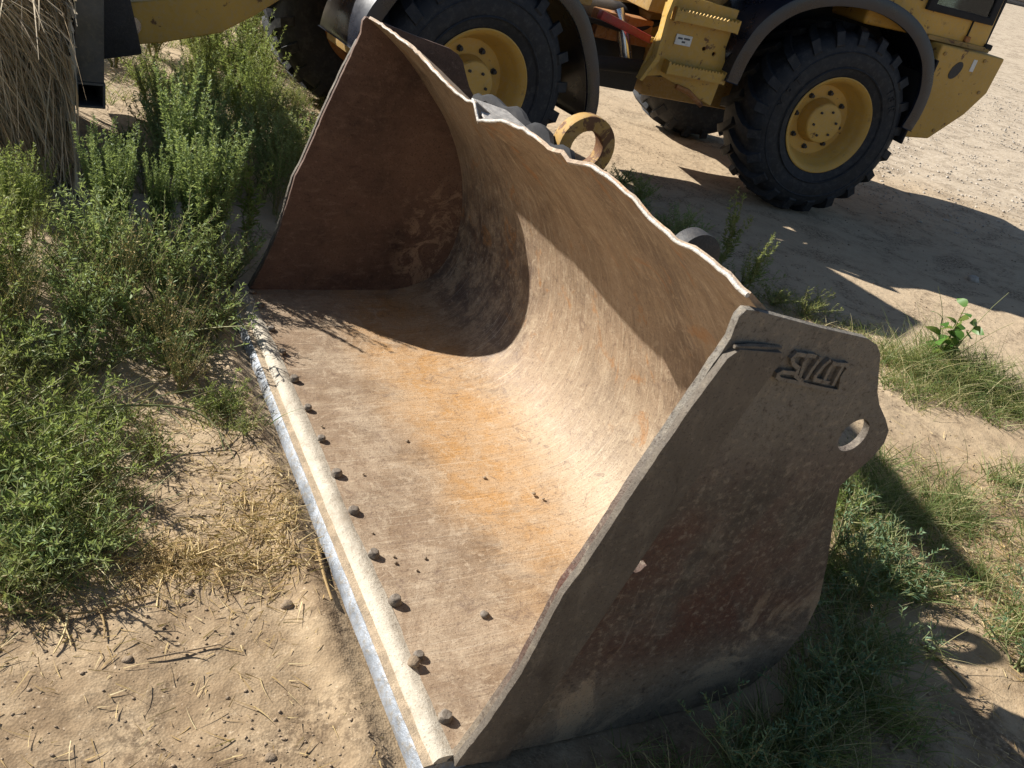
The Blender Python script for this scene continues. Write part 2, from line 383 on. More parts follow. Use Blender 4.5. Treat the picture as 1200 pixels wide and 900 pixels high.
# frames
A0 = np.array([0.029, 1.285]); UU = np.array([-.5417, .8406]); VV = np.array([.8406, .5417]); BW = 2.268
LZ = R(23.5); LL = np.array([math.cos(LZ), math.sin(LZ)]); LX = np.array([-math.sin(LZ), math.cos(LZ)]); CW = np.array([1.765, 6.85])
FZ = R(38); FH = np.array([-math.cos(FZ), -math.sin(FZ)]); FA = np.array([-math.sin(FZ), math.cos(FZ)]); NF = np.array([-.638, 5.187])
def gh(x, y, fine=True):
    x = np.asarray(x, float); y = np.asarray(y, float)
    z = .07 * vnoise(x * .55 + 3, y * .55 + 7) + .035 * vnoise(x * 1.7 + 31, y * 1.7)
    if fine:
        soft = 1 - .6 / (1 + np.exp(-(y - .55 * x - 3.2) * 2.5))
        soft = soft * np.clip((13 - np.hypot(x, y)) / 8, .12, 1)
        z = z + soft * (.022 * vnoise(x * 4.1, y * 4.1 + 9) + .010 * vnoise(x * 11 + 5, y * 11) + .012 * np.maximum(0, vnoise(x * 21 + 3 * vnoise(x * 6, y * 6), y * 21 + 3) - .22) + .0025 * vnoise(x * 41, y * 43))
    d = np.hypot(x, y)
    z = z + .042 * np.maximum(0, d - 17) * np.clip((d - 17) / 20, 0, 1)
    # level bed under the bucket
    p = np.stack([x - A0[0], y - A0[1]], -1); v = p @ VV; u = p @ UU
    dd = np.maximum(np.maximum(-.05 - v, v - 1.0), np.maximum(-.05 - u, u - BW - .05)); k = np.clip(dd / .25, 0, 1); k = k * k * (3 - 2 * k)
    z = z * k + (1 - k) * -.035
    z = z + (.034 + .03 * vnoise(x * 6 + 2, y * 6)) * np.exp(-((v + .10) / .05) ** 2) * np.clip((u + .1) / .15, 0, 1) * np.clip((BW + .1 - u) / .15, 0, 1)
    # level under the tyres
    for q in ([0, .2], [0, 1.7]):
        c = CW + LL * q[0] + LX * q[1]; k = np.clip((np.hypot(x - c[0], y - c[1]) - .35) / .5, 0, 1); z = z * k
    for q in (.2, 1.7):
        c = NF + FA * q; k = np.clip((np.hypot(x - c[0], y - c[1]) - .35) / .5, 0, 1); z = z * k
    return z
def axis(a, b, step, lo, hi, g=1.16):
    c = list(np.arange(a, b, step)); s = step; x = c[-1]
    while x < hi: s *= g; x += s; c.append(x)
    s = step; x = c[0]; pre = []
    while x > lo: s *= g; x -= s; pre.append(x)
    return np.array(pre[::-1] + c)
gx = axis(-2.9, 3.3, .02, -900, 1400); gy = axis(.45, 5.6, .02, -120, 2200)
GX, GY = np.meshgrid(gx, gy); GZ = gh(GX, GY)
nx, ny = len(gx), len(gy); ii = np.arange(nx * ny).reshape(ny, nx)
gf = np.stack([ii[:-1, :-1], ii[:-1, 1:], ii[1:, 1:], ii[1:, :-1]], -1).reshape(-1, 4)
tag(link('ground', np_mesh('ground', np.stack([GX, GY, GZ], -1).reshape(-1, 3), gf, None, True), M['ground']), kind='structure')

# ------------------------------------------------------------------ blades (leaves, grass, straw)
def blades(base, dirv, length, width, bend, segs=2, rs=None, leaf=False, rnd=None):
    n = len(base); dirv = dirv / np.linalg.norm(dirv, axis=1, keepdims=True)
    rv = rs.normal(size=(n, 3)); side = np.cross(dirv, rv); side /= np.linalg.norm(side, axis=1, keepdims=True) + 1e-9
    V = []
    for k in range(segs + 1):
        s = k / segs
        c = base + dirv * (length * s)[:, None] + bend * (length * s * s)[:, None]
        wv = (math.sin(math.pi * (.12 + .86 * s)) if leaf else (1 - .85 * s))
        V += [c - side * (width * wv)[:, None] * .5, c + side * (width * wv)[:, None] * .5]
    V = np.stack(V, 1); m = 2 * (segs + 1); o = (np.arange(n) * m)[:, None]
    F = np.concatenate([o + np.array([[2 * k, 2 * k + 1, 2 * k + 3, 2 * k + 2]]) for k in range(segs)], 0)
    r = rs.rand(n) if rnd is None else rnd
    return V.reshape(-1, 3), F, np.repeat(r, m)
def cat(parts):
    V, F, Rn = [], [], []; o = 0
    for v, f, r in parts: V.append(v); F.append(f + o); Rn.append(r); o += len(v)
    return np.concatenate(V), np.concatenate(F), np.concatenate(Rn)

def twigtubes(paths, rs, n=4):
    """thin square-section stems from polylines (k,3) with radii"""
    V, F, Rn = [], [], []; o = 0
    for P, r0, r1 in paths:
        k = len(P); t = np.gradient(P, axis=0); t /= np.linalg.norm(t, axis=1, keepdims=True) + 1e-9
        a = np.cross(t, np.array([.3, .2, .93])); a /= np.linalg.norm(a, axis=1, keepdims=True) + 1e-9; b = np.cross(t, a)
        rr = np.linspace(r0, r1, k)[:, None]
        ring = np.stack([P + a * rr, P + b * rr, P - a * rr, P - b * rr], 1)
        V.append(ring.reshape(-1, 3)); idx = o + np.arange(k * 4).reshape(k, 4)
        for j in range(4): F.append(np.stack([idx[:-1, j], idx[:-1, (j + 1) % 4], idx[1:, (j + 1) % 4], idx[1:, j]], -1))
        Rn.append(np.full(k * 4, rs.rand())); o += k * 4
    return np.concatenate(V), np.concatenate(F), np.concatenate(Rn)

def weed(seed, h, spread, nst, llen=.035, lw=.008, dens=1., up_=1., branch=9):
    """upright leafy weed: several stems with side shoots carrying narrow leaves; returns (stem mesh, leaf mesh)"""
    rs = np.random.RandomState(seed); paths = []; LB, LD, LS, LQ = [], [], [], []
    for i in range(nst):
        az = rs.rand() * 6.283; lean = spread * (.25 + .75 * rs.rand()); hh = h * (.6 + .4 * rs.rand())
        if i == 0: lean *= .25; hh = h
        k = 9; s = np.linspace(0, 1, k)
        P = np.stack([np.cos(az) * lean * s ** 1.4, np.sin(az) * lean * s ** 1.4, hh * s], -1) + np.cumsum(rs.normal(size=(k, 3)) * .006 * h, 0)
        P[0] = (np.cos(az) * .02, np.sin(az) * .02, 0); paths.append((P, .0045 + .003 * h, .0012))
        nb = int(branch * (.7 + .6 * rs.rand()))
        shoots = [(P, .35)]
        for j in range(nb):
            q = .12 + .85 * (j + rs.rand()) / nb; b0 = np.array([np.interp(q, s, P[:, c]) for c in range(3)])
            a2 = rs.rand() * 6.283; L = h * (.12 + .34 * (1 - q)) * (.6 + .8 * rs.rand()) * (1 + spread)
            kk = 5; ss = np.linspace(0, 1, kk)
            d = np.array([np.cos(a2), np.sin(a2), 1.0 * up_ + .6 * rs.rand()]); d /= np.linalg.norm(d)
            Q = b0 + d * (L * ss)[:, None] + np.array([0, 0, .5 * L * up_]) * (ss ** 2)[:, None]
            paths.append((Q, .0022, .0008)); shoots.append((Q, .05))
        for Q, s0 in shoots:
            L = np.linalg.norm(np.diff(Q, axis=0), axis=1).sum(); nl = max(5, int(L / .0052 * dens))
            q = s0 + (1 - s0) * rs.rand(nl) ** .62; sp = np.linspace(0, 1, len(Q))
            pb = np.stack([np.interp(q, sp, Q[:, c]) for c in range(3)], -1)
            tg = (Q[-1] - Q[0]); tg /= np.linalg.norm(tg) + 1e-9
            d = rs.normal(size=(nl, 3)); d -= (d @ tg)[:, None] * tg; d /= np.linalg.norm(d, axis=1, keepdims=True)
            d = d + tg * (.45 + .6 * rs.rand(nl))[:, None] + np.array([0, 0, .25])
            LB.append(pb); LD.append(d); LS.append((1.15 - .55 * q) * (.6 + .7 * rs.rand(nl))); LQ.append(np.clip(.62 * q ** 1.6 * (.5 + .7 * rs.rand(nl)) + .38 * rs.rand(nl), 0, 1))
    LB = np.concatenate(LB); LD = np.concatenate(LD); LS = np.concatenate(LS); LQ = np.concatenate(LQ); n = len(LB)
    bend = np.stack([np.zeros(n), np.zeros(n), -.35 * rs.rand(n)], -1)
    lv = blades(LB, LD, llen * LS, lw * (.7 + .5 * rs.rand(n)) * np.sqrt(LS), bend, 2, rs, True, LQ)
    sm = np_mesh('stem', *twigtubes(paths, rs)); lm = np_mesh('foliage', *lv)
    return sm, lm

# ------------------------------------------------------------------ BUCKET (local x = depth, y = along the edge, z up)
bucket = tag(empty('loader_bucket', (A0[0], A0[1], 0), math.atan2(VV[1], VV[0])),
             'large rusty steel wheel loader bucket lying open on the sandy ground', 'bucket')
inner = catmull([(.060, .034), (.30, .033), (.56, .036), (.70, .046), (.81, .078), (.895, .150), (.942, .28), (.942, .44), (.897, .62), (.815, .78), (.70, .915), (.575, 1.035), (.44, 1.12)], 4)
lipz = [(-.02, 1.175), (.015, 1.179), (.067, 1.187), (.123, 1.186), (.179, 1.188), (.235, 1.178), (.335, 1.184), (.391, 1.196), (.483, 1.201), (.60, 1.199), (.70, 1.172), (.736, 1.181), (.80, 1.170), (.946, 1.172), (1.072, 1.158), (1.20, 1.112), (1.25, 1.150), (1.308, 1.142), (1.407, 1.140), (1.634, 1.152), (1.892, 1.168), (2.203, 1.162), (2.29, 1.155)]
def lip_at(u):
    return float(np.interp(u, [a for a, b in lipz], [b for a, b in lipz])) + .005 * float(vnoise(np.array(u * 9.), np.array(4.))) + .005 * float(vnoise(np.array(u * 34.), np.array(9.)))
def build_shell():
    us = np.unique(np.concatenate([np.linspace(.0, BW, 95), [a for a, b in lipz if 0 < a < BW]])); ns = len(inner)
    pr = np.array(inner); tg = np.gradient(pr, axis=0); tg /= np.linalg.norm(tg, axis=1, keepdims=True); nr = np.stack([tg[:, 1], -tg[:, 0]], -1)  # outwards (away from the inside)
    mb = MB(); rin, rout = [], []
    for u in us:
        a, b = [], []; lz = lip_at(u)
        for i, (v, z) in enumerate(pr):
            s = max(0., (i - (ns - 14)) / 13.); s = s * s
            z2 = z + (lz - 1.12) * s; v2 = v - .035 * s
            dent = .007 * float(vnoise(np.array(u * 2.3 + 4), np.array(i * .16))) + .0035 * float(vnoise(np.array(u * 7.), np.array(i * .45 + 40)))
            dent += .008 * s * float(vnoise(np.array(u * 4.), np.array(77.)))
            a.append((v2 + nr[i, 0] * dent, u, z2 + nr[i, 1] * dent)); th = .022 - .012 * s
            b.append((v2 + nr[i, 0] * (dent + th), u, z2 + nr[i, 1] * (dent + th)))
        rin.append(mb.vs(a)); rout.append(mb.vs(b))
    for p, q in zip(range(len(us) - 1), range(1, len(us))):
        for i in range(ns - 1):
            mb.face([rin[p][i], rin[p][i + 1], rin[q][i + 1], rin[q][i]]); mb.face([rout[p][i], rout[q][i], rout[q][i + 1], rout[p][i + 1]])
        for e in (0, ns - 1): mb.face([rin[p][e], rin[q][e], rout[q][e], rout[p][e]])
    for p in (0, len(us) - 1):
        for i in range(ns - 1): mb.face([rin[p][i], rout[p][i], rout[p][i + 1], rin[p][i + 1]])
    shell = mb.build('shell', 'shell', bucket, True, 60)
    # torn bare metal along the top lip
    pts = []; rr = []
    rnd = random.Random(5)
    for u in np.linspace(.0, BW, 150):
        pts.append((.408 + .012 * float(vnoise(np.array(u * 4.), np.array(77.))), u, lip_at(u) + .001)); rr.append(.0026 + .0030 * max(0., .5 + float(vnoise(np.array(u * 9.), np.array(61.)))))
    MB().tube(pts, rr, 6).build('lip_edge', 'lipmetal', bucket, True, 70)
    return shell
build_shell()
# bent flap torn out of the lip
MB().hexa([(.415, 1.19, 1.118), (.56, 1.13, 1.10), (.57, 1.36, 1.105), (.42, 1.31, 1.142), (.415, 1.19, 1.126), (.56, 1.13, 1.108), (.57, 1.36, 1.113), (.42, 1.31, 1.15)]).bevel(.003, 1).build('torn_flap', 'lipmetal', bucket)

outline = [(.045, .022), (.10, .012), (.30, -.012), (.60, -.03), (.84, -.028), (.95, .0), (1.02, .08), (1.058, .19), (1.05, .30), (.995, .455), (.93, .61), (.897, .70),
           (.925, .735), (.960, .775), (.975, .815), (.968, .85), (.935, .885), (.890, .925), (.862, .96), (.835, 1.01), (.812, 1.055), (.787, 1.078), (.75, 1.094), (.60, 1.121), (.42, 1.158), (.395, 1.16), (.385, 1.145),
           (.385, 1.10), (.345, .98), (.285, .80), (.245, .665), (.225, .60), (.197, .53), (.185, .46), (.158, .31), (.11, .16), (.07, .05)]
rj = random.Random(3)
def jag(ol, i0, amp):
    out = []
    for i in range(len(ol)):
        a, b = ol[i], ol[(i + 1) % len(ol)]; out.append(a)
        if i >= i0:
            L = math.dist(a, b); n = int(L / .018)
            for k in range(1, n):
                t = k / n; out.append((a[0] + (b[0] - a[0]) * t + rj.uniform(-amp, amp), a[1] + (b[1] - a[1]) * t + rj.uniform(-amp, amp)))
    return out
ol = jag(outline, 26, .0012)
holes = [circ(.856, .846, .043, 26), circ(.381, .545, .018, 11, .003, 2)]
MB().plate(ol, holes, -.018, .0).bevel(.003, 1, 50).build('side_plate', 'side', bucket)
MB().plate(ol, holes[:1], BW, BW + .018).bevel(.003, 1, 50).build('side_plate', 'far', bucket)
cut = jag([(.19, .002), (.305, .385), (.40, .72), (.455, .885), (.512, 1.05), (.508, 1.078), (.40, 1.088), (.378, 1.07), (.338, .97), (.278, .79), (.238, .655), (.218, .59), (.19, .52), (.178, .45), (.152, .30), (.105, .15), (.062, .05), (.055, .024)], 6, .0012)
for y0, y1 in ((-.036, -.018), (BW + .018, BW + .036)): MB().plate(cut, [], y0, y1).bevel(.010, 3, 50).build('side_cutter', 'cutter', bucket)
# weld seam on the plate above the side cutter
MB().tube([(.39, -.028, 1.090), (.43, -.027, 1.089), (.47, -.025, 1.085), (.515, -.021, 1.080)], [.004, .006, .006, .004], 6).build('weld_bead', 'cutter', bucket)
# raised cast lettering, strokes as they stand on the plate
LOGO = [[(.5822, 1.0224), (.5741, 1.0247), (.5402, 1.0289), (.5324, 1.0243), (.533, 1.0184), (.544, 1.0121), (.5845, 1.0045), (.627, .9946), (.6789, .983), (.7314, .9731)],
        [(.5806, 1.0654), (.5583, 1.0688), (.5524, 1.0585), (.5606, 1.0466), (.5796, 1.0363), (.5819, 1.0185), (.6053, 1.0046)],
        [(.6102, 1.0618), (.5899, 1.0652), (.5888, 1.0497), (.5937, 1.018)], [(.6271, 1.0564), (.6198, 1.035), (.6147, 1.0112)],
        [(.6568, 1.0497), (.6465, 1.0381), (.6368, 1.0164), (.6393, 1.0072), (.6833, .9972)], [(.6713, 1.0453), (.6679, 1.0253), (.6682, 1.0071)],
        [(.6754, 1.0421), (.7114, 1.039), (.7206, 1.0316), (.7163, 1.0175)], [(.703, 1.0322), (.7008, 1.0098), (.7002, .9934)], [(.7148, 1.0114), (.7264, .9776)]]
lg = MB()
for s_ in LOGO:
    for (v0, z0), (v1, z1) in zip(s_, s_[1:]):
        L_ = math.dist((v0, z0), (v1, z1)); dx, dz = (v1 - v0) / L_, (z1 - z0) / L_; px_, pz_ = -dz * .0042, dx * .0042; e_ = .0035
        q = [(v0 - dx * e_ + px_, z0 - dz * e_ + pz_), (v1 + dx * e_ + px_, z1 + dz * e_ + pz_), (v1 + dx * e_ - px_, z1 + dz * e_ - pz_), (v0 - dx * e_ - px_, z0 - dz * e_ - pz_)]
        hg = .0275 + .0004 * rj.random(); lg.hexa([(a_, -.017, b_) for a_, b_ in q] + [(v0 + (a_ - v0) * 1., -hg, z0 + (b_ - z0) * 1.) for a_, b_ in q])
lg.build('cast_lettering', 'side', bucket, True, 60)
# cutting edge: bright bevel, dirt ledge, dried-mud ridge
def sweep_edge(name, prof, mat, amp, seed):
    us = np.linspace(-.014, BW + .025, 110); mb = MB(); rows = []
    for u in us:
        rows.append(mb.vs([(v + amp * float(vnoise(np.array(u * 16.), np.array(seed + i * 3.1))), u, z + amp * .7 * float(vnoise(np.array(u * 21.), np.array(seed + 50 + i * 3.)))) for i, (v, z) in enumerate(prof)]))
    n = len(prof)
    for p, q in zip(rows, rows[1:]):
        for i in range(n): mb.face([p[i], p[(i + 1) % n], q[(i + 1) % n], q[i]])
    mb.face(rows[0]); mb.face(rows[-1][::-1]); return mb.build(name, mat, bucket, True, 45)
sweep_edge('cutting_edge', [(-.030, -.02), (-.027, .000), (-.012, .018), (.10, .018), (.10, -.02)], 'bright', .0030, 2)
sweep_edge('edge_ledge', [(-.0115, .014), (-.011, .0205), (.02, .022), (.02, .012)], 'ledge', .003, 20)
sweep_edge('edge_ridge', [(.0085, .015), (.012, .028), (.020, .036), (.034, .040), (.046, .039), (.056, .036), (.068, .031), (.068, .015)], 'cream', .004, 33)
def bolt_mesh(seed):
    rr = random.Random(seed); mb = MB(); n = 10; rings = []
    for z, r in ((-.014, .024), (.0, .0225), (.010, .020), (.0165, .0165), (.0175, .012), (.016, .003)):
        rings.append(mb.vs([(r * (1 + .11 * rr.uniform(-1, 1)) * math.cos(k * .6283), r * (1 + .11 * rr.uniform(-1, 1)) * math.sin(k * .6283), z + rr.uniform(-.0012, .0012)) for k in range(n)]))
    for a, b in zip(rings, rings[1:]):
        for k in range(n): mb.face([a[k], a[(k + 1) % n], b[(k + 1) % n], b[k]])
    mb.face(rings[-1]); return mb.mesh('edge_bolt', True, 40)
bms = [bolt_mesh(i) for i in range(4)]
for i, (u, v) in enumerate([(2.235, .05), (2.115, .058), (1.926, .062), (1.751, .066), (1.561, .064), (1.376, .066), (1.196, .066), (1.011, .065), (.83, .066), (.641, .067), (.459, .068), (.269, .066), (.082, .064)]):
    o = link('edge_bolt', bms[i % 4], M['bolt'], bucket, (v + .012, u, .043)); o.rotation_euler = (rj.uniform(-.15, .15), rj.uniform(-.15, .15), rj.uniform(0, 6)); s_ = rj.uniform(.56, .78); o.scale = (s_, s_, s_ * rj.uniform(.35, .95))
# coupler hooks and brackets behind the lip
def hook(name, u, cv, cz, r, hole, mat):
    o1 = [(cv + r * math.cos(a), cz + r * math.sin(a)) for a in np.linspace(R(-75), R(195), 26)]
    o1 += [(.672, 1.0), (.775, .89), (.85, .79), (.97, .76), (.95, .90)]
    MB().plate(o1, [circ(cv, cz, hole, 24)] if hole else [], u - .024, u + .024).bevel(.006, 2, 50).build(name, mat, bucket)
hook('coupler_hook', 1.15, .735, 1.085, .098, .054, 'hook')
hook('coupler_hook', .55, .745, 1.01, .068, 0, 'dark_iron')
MB().tube([(.61 + .004 * (k % 3), 1.0 + .035 * k, 1.07 + .012 * math.sin(k * 1.3) + .02 * math.sin(k * .18)) for k in range(20)], [.020 + .007 * ((k * 7) % 4) / 3 for k in range(20)], 8).build('rubber_bumper', 'black', bucket)

def W2(v, u): return A0 + VV * v + UU * u
def clod_mesh(name, seed, r, sq=.7, sub=2, amp=.28):
    bm = bmesh.new(); bmesh.ops.create_icosphere(bm, subdivisions=sub, radius=r); rs = np.random.RandomState(seed); k = rs.rand(3) * 50
    for v in bm.verts:
        c = v.co; n = float(vnoise(np.array(c.x / r * 1.3 + k[0]), np.array(c.y / r * 1.3 + c.z / r * 1.7 + k[1]))) + .5 * float(vnoise(np.array(c.x / r * 3 + k[2]), np.array(c.y / r * 3 - c.z / r * 2.)))
        v.co = c * (1 + amp * 2 * n); v.co.z *= sq
    me = bpy.data.meshes.new(name); bm.to_mesh(me); bm.free(); me.polygons.foreach_set('use_smooth', [True] * len(me.polygons)); return me
def put_clod(name, x, y, z, r, seed, mat, label, cat_, group=None):
    o = link(name, clod_mesh(name, seed, r), M[mat], None, (x, y, z + r * .35)); return tag(o, label, cat_, group)
p = W2(.30, .36); put_clod('pebble', p[0], p[1], .034, .013, 1, 'bolt', 'small grey pebble lying alone on the bucket floor', 'pebble')
p = W2(.058, .25); put_clod('mud_lump', p[0], p[1], .043, .016, 2, 'clod', 'dried mud lump stuck beside a bolt on the pale bucket edge', 'mud')
for i, (v, u, r) in enumerate(((.13, .60, .007), (.135, .625, .006), (.22, .60, .007), (.55, .92, .008), (.67, .80, .009), (.69, .77, .007), (.16, 1.0, .006), (.36, 1.15, .009), (.74, .62, .007), (.105, .73, .005), (.10, 1.27, .006), (.18, .56, .005))):
    p = W2(v, u); put_clod('dirt_crumb', p[0], p[1], .034 if v < .6 else .05, r * .75, 10 + i, 'clod', 'tiny dark dirt crumb on the worn floor of the bucket', 'crumb', 'dirt crumbs on the bucket floor')

# ------------------------------------------------------------------ WHEEL LOADER (local x = rearwards, y = away, z up)
loader = tag(empty('wheel_loader', (CW[0], CW[1], 0), LZ), 'yellow articulated wheel loader with black fenders parked behind the bucket', 'loader')
def FT(p):
    """front-frame coordinates (t forward, lateral away, z) to loader local"""
    t, lat, z = p; q = NF + FH * t + FA * lat - CW
    return (float(q @ LL), float(q @ LX), z)
def tyre_mesh():
    mb = MB(); mb.lathe([(.0, .333), (-.028, .375), (-.048, .46), (-.042, .55), (-.012, .610), (.035, .638), (.22, .645), (.405, .638), (.452, .610), (.482, .55), (.488, .46), (.468, .375), (.44, .333)], 88, True)
    for (y_, r_) in ((-.050, .42), (-.047, .53)):
        mb.lathe([(y_ + .004, r_ - .008), (y_ - .003, r_), (y_ + .004, r_ + .008)], 72)
    nl = 21
    for sgn in (0, 1):
        for k in range(nl):
            th0 = (k + .5 * sgn) * 2 * math.pi / nl
            path = [(.235, .0, .640, .045), (.14, .10, .643, .048), (.05, .17, .636, .05), (.0, .20, .612, .052), (-.028, .215, .565, .046)]
            rows = []
            for j, (y_, dth, rb, hgt) in enumerate(path):
                y2 = y_ if not sgn else .44 - y_; a = th0 + dth; wd = (.050 + .006 * j) / .64
                ro = rb + hgt * (1 if j < 4 else .35); yo = 0 if j < 3 else (-.012 if not sgn else .012)
                rows.append(mb.vs([((rb - .01) * math.cos(a - wd * .6), y2, (rb - .01) * math.sin(a - wd * .6)), (ro * math.cos(a - wd * .45), y2 + yo, ro * math.sin(a - wd * .45)),
                                   (ro * math.cos(a + wd * .45), y2 + yo, ro * math.sin(a + wd * .45)), ((rb - .01) * math.cos(a + wd * .6), y2, (rb - .01) * math.sin(a + wd * .6))]))
            for q, w_ in zip(rows, rows[1:]):
                for i in range(3): mb.face([q[i], q[i + 1], w_[i + 1], w_[i]])
            mb.face(rows[0]); mb.face(rows[-1][::-1])
    return mb.mesh('tyre', True, 42)
def rim_mesh():
    return MB().lathe([(.43, .30), (.43, .345), (.44, .35), (.42, .30), (.30, .285), (.20, .29), (.165, .285), (.165, .02), (.155, .02), (.155, .262), (.12, .283), (.075, .292), (.06, .305), (.035, .309), (.012, .322), (-.004, .333), (-.012, .349), (-.022, .353), (-.026, .345), (-.012, .326), (.006, .314), (.03, .302), (.055, .298), (.07, .286), (.115, .277), (.148, .255), (.15, .02)][7:], 64).mesh('rim', True, 30)
def hub_mesh(): return MB().lathe([(.16, .165), (.12, .160), (.10, .150), (.055, .147), (.045, .140), (.040, .128), (.043, .05), (.043, .001)], 40).mesh('hub_cap', True, 25)
def nut_mesh(): return MB().lathe([(.155, .021), (.14, .021), (.138, .014), (.118, .014), (.116, .002)], 6).mesh('wheel_nut', False)
def inner_mesh(): return MB().lathe([(.17, .27), (.20, .275), (.43, .29), (.44, .33), (.455, .345), (.45, .30), (.30, .265), (.24, .14), (.42, .12), (.43, .001)], 48).mesh('rim_back', True, 30)
tyre_me, rim_me, hub_me, nut_me, back_me = tyre_mesh(), rim_mesh(), hub_mesh(), nut_mesh(), inner_mesh()
def letters(txt):
    cu = bpy.data.curves.new('txt', 'FONT'); cu.body = txt; cu.size = .085; cu.extrude = .0035; cu.align_x = 'CENTER'; cu.align_y = 'CENTER'
    o = bpy.data.objects.new('txt', cu); COL.objects.link(o); dg = bpy.context.evaluated_depsgraph_get()
    me = bpy.data.meshes.new_from_object(o.evaluated_get(dg)); bpy.data.objects.remove(o); me.name = 'sidewall_letter'; return me
def wheel(loc, rz, sc_, spin, txt=None):
    e = empty('wheel', loc, rz, loader); e.scale = (sc_,) * 3; e.rotation_euler = (0, spin, rz)
    link('tyre', tyre_me, M['rubber'], e); link('rim', rim_me, M['rim'], e); link('hub_cap', hub_me, M['rim'], e); link('rim_back', back_me, M['orange'], e)
    for k in range(8):
        a = k * math.pi / 4; link('wheel_nut', nut_me, M['dark_iron'], e, (.205 * math.cos(a), 0, .205 * math.sin(a)))
    for k in range(6):
        a = k * math.pi / 3 + .3; o = link('wheel_nut', nut_me, M['rim'], e, (.095 * math.cos(a), -.082, .095 * math.sin(a))); o.scale = (.7, .95, .7)
    if txt:
        for ch, ang in txt:
            me = letters(ch); o = link('sidewall_letter', me, M['rubber'], e)
            a = R(ang) + spin; o.location = (.49 * math.cos(a), -.049, .49 * math.sin(a)); o.rotation_euler = (math.pi / 2, -(a - math.pi / 2), 0)
    return e
wheel((0, 0, .685), 0, 1.0, .12, [('M', 168), ('P', 157), ('T', 147), ('1', 40), ('8', 33), ('R', 24)])
wheel((0, 2.25, .685), math.pi, 1.0, .3)
p = FT((0, 0, .645)); wheel(p, R(14.5), .945, .4)
p = FT((0, 2.02, .645)); wheel(p, R(14.5) + math.pi, .945, .2)

def band(path, y0, y1, th, lip, f=None):
    """curved fender sheet along an (x,z) polyline with a turned-down outer lip"""
    P = np.array(catmull(path, 5)); t = np.gradient(P, axis=0); t /= np.linalg.norm(t, axis=1, keepdims=True); n = np.stack([-t[:, 1], t[:, 0]], -1)
    if n[len(n) // 2, 1] < 0: n = -n
    mb = MB(f); rows = []
    for p_, q in zip(P, n):
        a = p_; b = p_ - q * th; c = p_ - q * lip
        rows.append(mb.vs([(a[0], y0, a[1]), (a[0], y1, a[1]), (b[0], y1, b[1]), (b[0], y0 + th, b[1]), (c[0], y0 + th, c[1]), (c[0], y0, c[1])]))
    for q, w_ in zip(rows, rows[1:]):
        for i in range(6): mb.face([q[i], q[(i + 1) % 6], w_[(i + 1) % 6], w_[i]])
    mb.face(rows[0]); mb.face(rows[-1][::-1]); return mb.bevel(.006, 2, 60)
rf = [(-.985, .86), (-.955, 1.06), (-.86, 1.28), (-.66, 1.46), (-.36, 1.565), (0, 1.585), (.34, 1.50), (.58, 1.33), (.70, 1.12), (.725, .93), (.70, .76)]
band(rf, -.06, .52, .025, .10).build('fender', 'fender', loader)
band(rf, 1.70, 2.31, .025, .10).build('fender', 'fender', loader)
MB().box((.655, -.055, .66), (.675, .52, 1.28)).bevel(.004, 1).build('mudflap', 'black', loader)
ff = [(.79, .78), (.765, .90), (.70, 1.04), (.54, 1.25), (.28, 1.37), (0, 1.40), (-.30, 1.33), (-.58, 1.17), (-.76, .93), (-.86, .68), (-.875, .50)]
band(ff, -.05, .46, .025, .09, FT).build('fender', 'fender', loader)
band(ff, 1.56, 2.07, .025, .09, FT).build('fender', 'fender', loader)
# rear counterweight / frame casting
MB().prism([(.69, .70), (.94, .722), (1.17, .945), (1.285, 1.125), (1.30, 1.385), (.69, 1.385)], .0, 1.95).bevel(.018, 3).build('counterweight', 'yellow', loader)
MB().prism([(1.24, 1.10), (1.30, 1.13), (1.36, 1.20), (1.35, 1.32), (1.28, 1.36)], .25, 1.70).bevel(.02, 2).build('bumper', 'yellow_dark', loader)
cwh = MB(); cwh.plate([(.90 + .045 * math.cos(a) + .02 * math.sin(a), 1.235 + .065 * math.sin(a)) for a in np.linspace(0, 6.28, 18)[:-1]], [], -.004, .03); cwh.build('rust_hole', 'dark_iron', loader)
MB().box((1.02, -.004, 1.25), (1.055, .002, 1.335)).build('sticker', 'sticker', loader)
# hood with side window
MB().prism([(.05, 1.39), (1.19, 1.405), (1.17, 1.78), (1.08, 1.97), (.05, 2.02)], .12, 1.83).bevel(.03, 3).build('hood', 'yellow', loader)
MB().box((.62, .100, 1.39), (1.22, .125, 1.425)).bevel(.004, 1).build('hood_rail', 'yellow_dark', loader)
MB().plate([(.50, 1.575), (1.13, 1.575), (1.12, 1.86), (.50, 1.88)], [[(.565, 1.625), (1.07, 1.622), (1.06, 1.82), (.565, 1.835)]], .085, .118).bevel(.008, 2, 50).build('window_frame', 'black', loader)
MB().box((.56, .100, 1.615), (1.075, .106, 1.84)).build('window_pane', 'glass', loader)
MB().box((.965, .108, 1.40), (.972, .1195, 1.575)).build('door_seam', 'black', loader)
MB().box((.955, .095, 1.43), (1.0, .122, 1.47)).bevel(.004, 1).build('door_hinge', 'orange', loader)
MB().box((1.165, .10, 1.405), (1.235, .16, 1.45)).bevel(.01, 2).build('hood_latch', 'black', loader)
MB().box((1.175, .14, 1.42), (1.205, 1.80, 1.90)).build('grille', 'black', loader)
